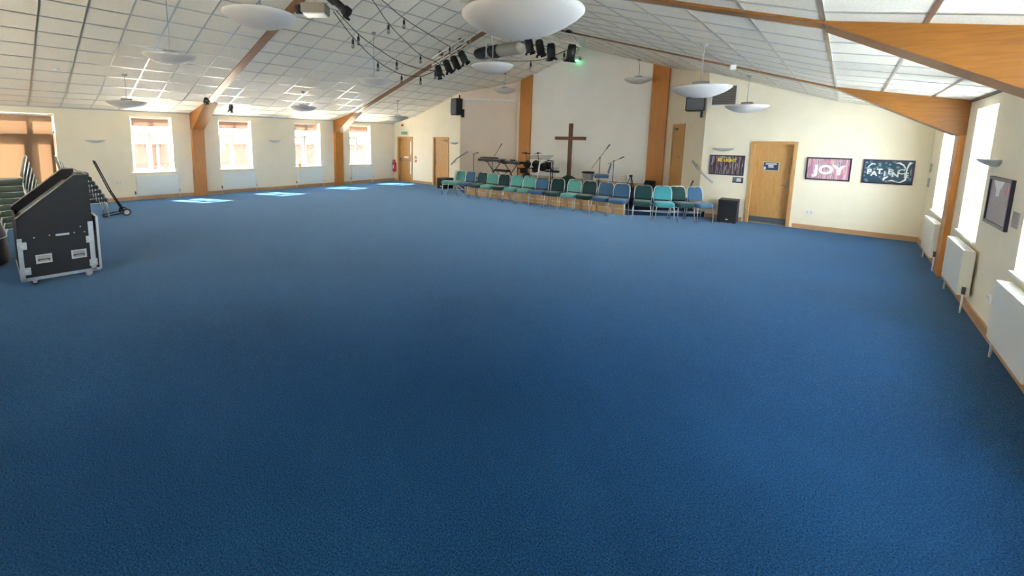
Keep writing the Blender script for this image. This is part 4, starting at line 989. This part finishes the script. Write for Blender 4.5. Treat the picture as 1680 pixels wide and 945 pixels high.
# electronic drum kit
t = thing('electronic_drum_kit', 'black electronic drum kit on a rack between keyboards and cross', 'drum kit', (-8.32, 13.7, STG)); t.scale = (1, 1, 1.16)
m_ = MB()
for x in (-0.52, 0.0, 0.55): m_.tube([(x, 0.10*abs(x), 0.0), (x, 0.10*abs(x), 0.72)], 0.019, None, 8)
m_.tube([(-0.52, 0.05, 0.46), (0.0, 0.0, 0.50), (0.55, 0.05, 0.48)], 0.019, None, 8); m_.tube([(-0.52, 0.05, 0.46), (-0.68, -0.35, 0.46)], 0.018, None, 8); m_.tube([(0.55, 0.05, 0.48), (0.70, -0.35, 0.48)], 0.018, None, 8)
m_.tube([(-0.68, -0.35, 0.0), (-0.68, -0.35, 0.52)], 0.018, None, 8); m_.tube([(0.70, -0.35, 0.0), (0.70, -0.35, 0.58)], 0.018, None, 8)
m_.tube([(-0.52, 0.05, 0.7), (-0.60, 0.05, 0.93)], 0.010, None, 6); m_.tube([(0.0, 0, 0.7), (-0.05, 0, 0.95)], 0.010, None, 6); m_.tube([(0.55, 0.05, 0.7), (0.42, 0.0, 0.76)], 0.010, None, 6); m_.build('rack', MT['blackm'], t)
for (x, y, z, tx, r_) in ((-0.60, 0.05, 0.95, 6, 0.17), (-0.05, 0.0, 0.96, -4, 0.15), (-0.88, -0.30, 0.70, 12, 0.16), (0.42, -0.05, 0.74, -8, 0.20), (0.62, -0.4, 0.44, 5, 0.15)):
    m_ = MB(); m_.lathe([(0, -0.005), (r_, -0.012), (r_, -0.004), (0.05, 0.008), (0.02, 0.03), (0, 0.03)], None, 24, mtx=Matrix.Translation((x, y, z)) @ Matrix.Rotation(math.radians(tx), 4, 'Y')); m_.build('cymbal_pad', MT['rub'], t)
for (x, y, z, r_, tx) in ((-0.42, -0.12, 0.60, 0.13, 60), (-0.06, -0.12, 0.62, 0.13, 60), (0.27, -0.15, 0.55, 0.14, 50), (-0.50, -0.25, 0.40, 0.12, 20), (0.10, -0.35, 0.46, 0.14, 15)):
    m_ = MB(); m_.lathe([(0, -0.05), (r_, -0.05), (r_, 0.03), (r_*0.93, 0.04), (r_*0.9, 0.025), (0, 0.025)], None, 24, mtx=Matrix.Translation((x, y, z)) @ Matrix.Rotation(math.radians(tx), 4, 'X')); m_.build('drum_pad', MT['black'], t)
m_ = MB(); m_.lathe([(0, -0.05), (0.17, -0.05), (0.17, 0.04), (0.15, 0.05), (0, 0.05)], None, 24, mtx=Matrix.Translation((-0.38, -0.2, 0.17)) @ Matrix.Rotation(PI/2, 4, 'X')); m_.build('kick_pad', MT['black'], t)
m_ = MB(); m_.box((-0.42, -0.48, 0), (-0.34, -0.22, 0.03)); m_.tube([(-0.38, -0.26, 0.02), (-0.38, -0.26, 0.22)], 0.01, None, 6); m_.build('kick_pedal', MT['alu'], t)
m_ = MB(); m_.box((0.26, -0.02, 0.48), (0.50, 0.04, 0.70), bevel=0.008); m_.build('drum_module', MT['black'], t)
t = thing('drum_stool', 'round black stool behind the drum kit', 'stool', (-8.0, 14.35, STG))
m_ = MB(); m_.lathe([(0, 0.40), (0.15, 0.40), (0.17, 0.43), (0.15, 0.47), (0, 0.475)], None, 24); m_.build('seat', MT['black'], t)
m_ = MB(); m_.cyl((0, 0, 0.12), (0, 0, 0.40), 0.018); m_.build('pole', MT['steel'], t)
for k in range(3):
    a = 2*PI*k/3; m_ = MB(); m_.tube([(0, 0, 0.26), (0.22*math.cos(a), 0.22*math.sin(a), 0.01)], 0.01, None, 6); m_.build('leg', MT['steel'], t)
# clear acrylic lecterns
def lectern(loc, rz, h, w, d, lean, label):
    t = thing('acrylic_lectern', label, 'lectern', loc, rz)
    m_ = MB(); m_.tube([(0, 0, 0.02), (lean, 0, h)], 0.024, None, 10); m_.build('pole', MT['white'], t)
    m_ = MB(); m_.lathe([(0, 0), (0.18, 0), (0.18, 0.015), (0.02, 0.03), (0, 0.03)], None, 24); m_.build('base', MT['white'], t)
    m_ = MB(); m_.prism([(-w/2, -d/2), (w/2, -d/2), (w/2, d/2), (-w/2, d/2)], 0.01, None, Matrix.Translation((lean, 0, h)) @ Matrix.Rotation(math.radians(18), 4, 'X')); m_.build('acrylic_top', MT['acryl'], t)
lectern((-7.80, 12.75, STG), 0, 1.01, 0.80, 0.42, 0.12, 'tall white post lectern with clear acrylic top in front of the drums')
lectern((-7.75, 13.55, STG), 0, 0.57, 0.55, 0.35, 0.0, 'low clear acrylic stand on a white post left of the cross')
# small tripod and clear screen right of the stage chair
t = thing('guitar_stand', 'black folding guitar stand on the right of the stage', 'stand', (-5.05, 13.9, STG))
for a, b in (((-0.16, 0, 0.0), (0.0, 0.02, 0.50)), ((0.16, 0.0, 0.0), (0.02, 0.02, 0.50)), ((0.0, 0.18, 0.0), (0.01, 0.02, 0.50))):
    m_ = MB(); m_.tube([a, b], 0.013, None, 6); m_.build('leg', MT['blackm'], t)
m_ = MB(); m_.box((-0.03, -0.02, 0.47), (0.05, 0.05, 0.53)); m_.build('clamp', MT['blackm'], t)
t = thing('clear_panel_screen', 'small clear acrylic sheet leaning beside the guitar stand', 'screen', (-5.38, 14.0, STG))
m_ = MB(); m_.box((-0.14, -0.004, 0.0), (0.14, 0.004, 0.50), mtx=Matrix.Rotation(math.radians(-10), 4, 'X')); m_.build('acrylic_sheet', MT['acryl'], t)
t = thing('monitor_box', 'small black speaker box at the foot of the right stage post', 'speaker', (-4.72, 14.75, STG))
m_ = MB(); m_.yz([(-0.12, 0), (0.12, 0), (0.12, 0.32), (0.0, 0.32), (-0.12, 0.18)], -0.15, 0.15, None, 0.01); m_.build('cabinet', MT['black'], t)
m_ = MB(); m_.box((-0.03, -0.125, 0.05), (0.03, -0.118, 0.10)); m_.build('badge', MT['lgrey'], t)
mic_stand((-3.12, 13.10, 0.15), 0, 'short thin microphone stand behind the last blue chair', 0.68, (0, 0, 0.64), (0.02, 0, 0.70))

# ---------------------------------------------------------------- stage lighting trusses
def truss(Y, xa, xb, drop, label, a=0.22):
    t = thing('lighting_truss', label, 'truss')
    P = lambda x, dy, dz: (x, Y+dy, ceil(x)-drop+dz)
    m_ = MB()
    for dy, dz in ((0, 0), (a, 0), (0, -a), (a, -a)): m_.tube([P(xa, dy, dz), P(xb, dy, dz)], 0.020, None, 8)
    m_.build('chord', MT['truss'], t)
    m_ = MB(); n = 6
    for k in range(n+1):
        x = xa+(xb-xa)*k/n
        m_.tube([P(x, 0, 0), P(x, a, 0)], 0.011, None, 6); m_.tube([P(x, 0, -a), P(x, a, -a)], 0.011, None, 6)
        if k in (0, n): m_.tube([P(x, 0, 0), P(x, 0, -a)], 0.011, None, 6); m_.tube([P(x, a, 0), P(x, a, -a)], 0.011, None, 6)
        if k < n:
            x2 = xa+(xb-xa)*(k+1)/n; u, v = (0, -a) if k % 2 else (-a, 0)
            m_.tube([P(x, 0, u), P(x2, 0, v)], 0.011, None, 6); m_.tube([P(x, a, u), P(x2, a, v)], 0.011, None, 6); m_.tube([P(x, 0 if k % 2 else a, 0), P(x2, a if k % 2 else 0, 0)], 0.011, None, 6)
    m_.build('lacing', MT['truss'], t)
    for f_ in (0.2, 0.8):
        m_ = MB(); x = xa+(xb-xa)*f_; m_.tube([P(x, a/2, 0), (x, Y+a/2, ceil(x)-0.02)], 0.012, None, 6); m_.box((x-0.05, Y+a/2-0.05, ceil(x)-0.10), (x+0.05, Y+a/2+0.05, ceil(x)-0.0))
        m_.tube([P(x, 0, 0), P(x, a, 0)], 0.014, None, 6); m_.build('hanger', MT['blackm'], t)
truss(9.60, -9.78, -8.42, 0.10, 'silver lighting truss under the left roof slope')
truss(9.60, -6.60, -4.86, 0.10, 'silver lighting truss under the right roof slope')
def make_spot():
    t = thing('stage_spotlight', 'x', 'spotlight')
    m_ = MB(); m_.lathe([(0, -0.17), (0.075, -0.17), (0.095, -0.13), (0.10, 0.0), (0.10, 0.17), (0.09, 0.17), (0.085, 0.02), (0, 0.02)], None, 20); m_.build('lamp_can', MT['black'], t)
    m_ = MB()
    for k in range(4):
        a = PI/2*k+0.3; ca, sa = math.cos(a), math.sin(a)
        m_.prism([(-0.06, 0), (0.06, 0), (0.075, 0.07), (-0.075, 0.07)], 0.003, None, Matrix.Rotation(a, 4, 'Z') @ Matrix.Translation((0, 0.10, 0.17)) @ Matrix.Rotation(math.radians(60), 4, 'X'))
    m_.build('barn_door', MT['blackm'], t)
    m_ = MB(); m_.cyl((0, 0, 0.03), (0, 0, 0.04), 0.085, None, 20); m_.build('lens', MT['lgrey'], t)
    m_ = MB(); m_.tube([(0.105, 0, 0), (0.115, -0.12, -0.08), (0.0, -0.20, -0.12), (-0.115, -0.12, -0.08), (-0.105, 0, 0)], 0.008, None, 6); m_.build('yoke', MT['blackm'], t)
    return t
sp0 = make_spot()
def aim(o, loc, d):
    o.location = loc; q = Vector(d).normalized().to_track_quat('Z', 'Y'); o.rotation_euler = q.to_euler()
spots = [(-9.33, 9.45, 4.07, (0.5, -0.25, -0.8), 'leftmost spotlight on the left truss with a bright round lens'), (-9.02, 9.50, 4.19, (0.35, 0.2, -0.9), 'second spotlight from the left on the left truss'),
 (-8.72, 9.50, 4.27, (0.35, 0.25, -0.9), 'third spotlight from the left on the left truss'), (-8.42, 9.50, 4.38, (0.4, 0.2, -0.85), 'spotlight at the upper right end of the left truss'),
 (-6.22, 9.55, 4.44, (0.2, 0.1, -1), 'leftmost of the four spotlights on the right truss'), (-5.90, 9.55, 4.34, (0.2, 0.1, -1), 'second spotlight from the left on the right truss'),
 (-5.58, 9.55, 4.21, (0.05, 0.1, -1), 'third spotlight from the left on the right truss'), (-5.04, 9.55, 4.12, (-0.2, 0.1, -1), 'spotlight at the right end of the right truss')]
for i, (x, y, z, d_, lab) in enumerate(spots):
    o = sp0 if i == 0 else copy_tree(sp0); aim(o, (x, y, z), d_); tag(o, lab, 'spotlight', 'stage spotlights on the trusses')
for (x, y, z, d_, lab) in ((-14.02, 4.52, 3.05, (0.8, -0.2, -0.4), 'small black spotlight clamped to the left rafter near its haunch'), (-14.45, 5.35, 2.90, (0.3, -0.2, -0.8), 'small spotlight hanging just right of the left rafter haunch')):
    o = copy_tree(sp0); aim(o, (x, y, z), d_); o.scale = (0.62,)*3; o['label'] = lab; del o['group']
# long suspended projector under the ridge
t = thing('ceiling_projector', 'long ceiling hung projector with black rounded end and grey casing between the trusses', 'projector', (-7.15, 9.8, 4.46))
m_ = MB(); m_.rings([[(x, math.cos(2*PI*k/24)*0.26*s, math.sin(2*PI*k/24)*0.17*s) for k in range(24)] for x, s in ((-1.02, 0.25), (-1.0, 0.55), (-0.93, 0.82), (-0.8, 0.95), (-0.6, 1.0), (-0.14, 1.0))]); m_.build('black_front_housing', MT['black'], t)
m_ = MB(); m_.rings([[(x, math.cos(2*PI*k/24)*0.25*s, math.sin(2*PI*k/24)*0.165*s) for k in range(24)] for x, s in ((-0.14, 1.0), (0.5, 0.98))]); m_.build('grey_casing', MT['mgrey'], t)
m_ = MB(); m_.rings([[(x, math.cos(2*PI*k/24)*0.24*s, math.sin(2*PI*k/24)*0.16*s) for k in range(24)] for x, s in ((0.5, 0.98), (0.72, 0.85), (0.78, 0.6))]); m_.build('pale_end_cap', MT['lgrey'], t)
m_ = MB()
for x in (-0.45, 0.2): m_.cyl((x, 0, 0.15), (x, 0, ceil(-7.15+x)-4.46), 0.016, None, 8)
m_.box((-0.46, -0.27, -0.18), (-0.43, 0.27, 0.18)); m_.build('suspension_pole', MT['alu'], t)
# projector and profile spot near the first rafter
t = thing('ceiling_projector', 'boxy beige projector with round black lens at the top edge of the picture', 'projector', (-7.95, 4.60, 4.50), math.radians(42))
m_ = MB(); m_.box((-0.24, -0.17, -0.09), (0.24, 0.17, 0.09), bevel=0.025); m_.build('projector_body', MT['beige'], t)
m_ = MB(); m_.box((-0.20, -0.15, -0.115), (0.22, 0.15, -0.088), bevel=0.01); m_.build('base_cover', MT['white'], t)
m_ = MB(); m_.cyl((-0.24, 0, 0.0), (-0.37, 0, 0.0), 0.085, None, 24); l_ = m_.build('lens_barrel', MT['black'], t)
m_ = MB(); m_.cyl((-0.37, 0, 0.0), (-0.373, 0, 0.0), 0.06, None, 24); m_.build('lens_glass', MT['dgrey'], l_)
m_ = MB(); m_.cyl((0, 0, 0.08), (0, 0, 0.43), 0.022); m_.box((-0.10, -0.10, 0.09), (0.10, 0.10, 0.11)); m_.build('mounting_pole', MT['alu'], t)
t = thing('profile_spotlight', 'long black tubular spotlight slanting down beside the boxy projector', 'spotlight')
aim(t, (-7.02, 4.50, 4.42), (0.62, 0.35, -0.62))
m_ = MB(); m_.lathe([(0, -0.40), (0.08, -0.40), (0.09, -0.36), (0.09, -0.05), (0.065, -0.02), (0.065, 0.16), (0.09, 0.18), (0.095, 0.28), (0.08, 0.29), (0, 0.27)], None, 20); m_.build('barrel', MT['black'], t)
m_ = MB(); m_.tube([(0.09, 0, -0.1), (0.1, 0.2, -0.12), (-0.1, 0.2, -0.12), (-0.09, 0, -0.1)], 0.01, None, 6); m_.build('yoke', MT['blackm'], t)
m_ = MB(); m_.box((-0.07, -0.10, 0.26), (0.07, -0.06, 0.34)); m_.build('shutter_flap', MT['blackm'], t)
t = thing('lighting_bar', 'short silver scaffold bar carrying the boxy projector and tubular spotlight', 'bar')
m_ = MB(); m_.tube([(-7.95, 4.60, 4.93), (-6.75, 4.60, 4.93)], 0.024, None, 10); m_.build('bar_tube', MT['alu'], t)
m_ = MB()
for x in (-7.7, -7.0): m_.tube([(x, 4.6, 4.93), (x, 4.6, ceil(x)-0.0)], 0.012, None, 6)
m_.tube([(-7.02, 4.55, 4.93), (-7.02, 4.50, 4.50)], 0.014, None, 6); m_.build('hanger', MT['alu'], t)

# ---------------------------------------------------------------- string lights
SL = [
([(-7.461, 4.694, 4.397), (-7.827, 5.374, 4.102), (-8.254, 6.345, 3.79), (-8.591, 7.354, 3.649), (-8.845, 8.25, 3.728), (-9.125, 9.092, 4.005), (-9.388, 9.586, 4.307)], [1, 2, 3, 4]) ,
([(-7.42, 4.734, 4.409), (-7.761, 5.465, 4.17), (-8.032, 6.176, 4.023), (-8.303, 6.952, 3.908), (-8.587, 7.876, 3.867), (-8.859, 8.827, 3.948), (-9.137, 9.783, 4.128)], [1, 3, 5]) ,
([(-7.045, 5.139, 4.785), (-7.226, 5.444, 4.727), (-7.738, 6.245, 4.542), (-8.23, 7.122, 4.4), (-8.777, 8.181, 4.277), (-9.216, 9.179, 4.286), (-9.398, 9.571, 4.27)], [2, 4]) ,
([(-6.96, 5.217, 4.787), (-7.159, 5.618, 4.767), (-7.661, 6.626, 4.712), (-8.24, 7.889, 4.715), (-8.978, 9.538, 4.748), (-9.131, 9.899, 4.773)], [2, 4]) ,
([(-9.131, 9.899, 4.773), (-8.321, 9.836, 4.49), (-7.32, 9.775, 4.202), (-6.272, 9.74, 4.069), (-5.825, 9.726, 4.08), (-5.302, 9.7, 4.19), (-5.059, 9.69, 4.23)], [3, 5]) ,
]
SLAB = ['lowest string of festoon bulbs sagging from the projector to the left truss', 'second string of festoon bulbs from the projector to the left truss', 'festoon bulb string from the top picture edge to the lower left truss end', 'uppermost string of festoon bulbs running straight to the upper end of the left truss', 'string of festoon bulbs sagging between the left and right trusses']
def catmull(p, n=6):
    p = [Vector(a) for a in p]; q = [p[0]*2-p[1]] + p + [p[-1]*2-p[-2]]; o_ = []
    for i in range(1, len(q)-2):
        for k in range(n):
            t_ = k/n; a, b, c, d_ = q[i-1:i+3]
            o_.append(0.5*((2*b)+(c-a)*t_+(2*a-5*b+4*c-d_)*t_*t_+(3*b-a-3*c+d_)*t_**3))
    return o_ + [p[-1]]
for (pts, bulbs), lab in zip(SL, SLAB):
    t = thing('string_light', lab, 'string lights', (0, 0, 0), 0, 'festoon strings under the ceiling')
    m_ = MB(); m_.tube(catmull(pts), 0.008, None, 6); m_.build('cable', MT['rub'], t)
    for k in bulbs:
        x, y, z = pts[k]
        m_ = MB(); m_.cyl((x, y, z+0.01), (x, y, z-0.05), 0.010, None, 8); m_.lathe([(0, -0.04), (0.018, -0.045), (0.026, -0.07), (0.026, -0.13), (0, -0.13)], None, 12, (x, y, z)); so_ = m_.build('bulb_socket', MT['rub'], t)
        m_ = MB(); m_.lathe([(0.018, -0.13), (0.034, -0.165), (0.038, -0.19), (0.028, -0.22), (0, -0.232)], None, 14, (x, y, z)); m_.build('bulb', MT['bulb'], so_)


# ---------------------------------------------------------------- small ceiling fittings
def detector(x, y, label):
    t = thing('smoke_detector', label, 'detector', (x, y, ceil(x)))
    m_ = MB(); m_.lathe([(0, -0.055), (0.035, -0.05), (0.05, -0.03), (0.055, -0.0), (0.055, 0.02), (0, 0.02)], None, 20); m_.build('detector_body', MT['white'], t)
    m_ = MB(); m_.cyl((0, 0, -0.06), (0, 0, -0.05), 0.02, None, 12); m_.build('sensor', MT['lgrey'], t)
detector(-13.28, 1.24, 'small white ceiling detector at upper left above the glazed doors')
detector(-13.32, 9.16, 'small white ceiling detector left of the second left rafter')
t = thing('motion_sensor', 'small cream sensor on the right ceiling slope beside the far rafter', 'sensor', (-1.71, 9.48, ceil(-1.71)), 0.4)
m_ = MB(); m_.box((-0.05, -0.04, -0.13), (0.05, 0.04, -0.04), bevel=0.012); m_.build('sensor_head', MT['white'], t)
m_ = MB(); m_.cyl((0, 0, -0.05), (0, 0, 0.02), 0.015, None, 10); m_.build('stem', MT['lgrey'], t)
t = thing('emergency_light', 'twin headed emergency light with green glow at the top of the stage wall', 'emergency light', (-7.75, YR-0.14, 5.05))
m_ = MB(); m_.box((-0.16, 0.0, -0.05), (0.16, 0.14, 0.07), bevel=0.01); m_.build('housing', MT['lgrey'], t)
for s in (-1, 1):
    m_ = MB(); m_.lathe([(0, 0), (0.03, 0), (0.06, 0.10), (0, 0.09)], None, 16, mtx=Matrix.Translation((s*0.20, 0.0, 0.0)) @ Matrix.Rotation(math.radians(110), 4, 'X')); m_.build('lamp_head', MT['grey'], t)
led = mat('green_led', (0.05, 0.8, 0.3), 0.4); led.node_tree.nodes['Principled BSDF'].inputs['Emission Color'].default_value = (0.1, 1.0, 0.35, 1); led.node_tree.nodes['Principled BSDF'].inputs['Emission Strength'].default_value = 2.0
m_ = MB(); m_.box((-0.02, -0.03, -0.10), (0.14, 0.0, -0.06)); m_.build('indicator', led, t)

# ---------------------------------------------------------------- window sill items
t = thing('potted_flower', 'pink flower in a small pot on the first left window sill', 'flower', (XL-0.09, 3.78, ZS))
m_ = MB(); m_.lathe([(0, 0), (0.035, 0), (0.045, 0.07), (0.038, 0.07), (0, 0.06)], None, 16); m_.build('pot', MT['white'], t)
m_ = MB()
for k in range(6): a = k*1.05; m_.ball((0.035*math.cos(a), 0.05*math.sin(a), 0.11+0.015*(k % 2)), 0.03, None, (1, 1, 0.8), 8)
m_.ball((0, 0, 0.13), 0.03, None, (1, 1, 1), 8); m_.build('petals', MT['pinkf'], t)
t = thing('plant_pot', 'orange pot with a small green plant on the third left window sill', 'plant', (XL-0.09, 8.52, ZS))
m_ = MB(); m_.lathe([(0, 0), (0.05, 0), (0.065, 0.12), (0.055, 0.12), (0, 0.10)], None, 16); m_.build('pot', MT['orange'], t)
m_ = MB()
for k in range(9):
    a = k*0.7; m_.tube([(0, 0, 0.10), (0.03*math.cos(a), 0.03*math.sin(a), 0.2), (0.07*math.cos(a), 0.07*math.sin(a), 0.26+0.02*(k % 3))], 0.009, None, 5, 0.002)
m_.build('leaves', MT['leaf'], t)
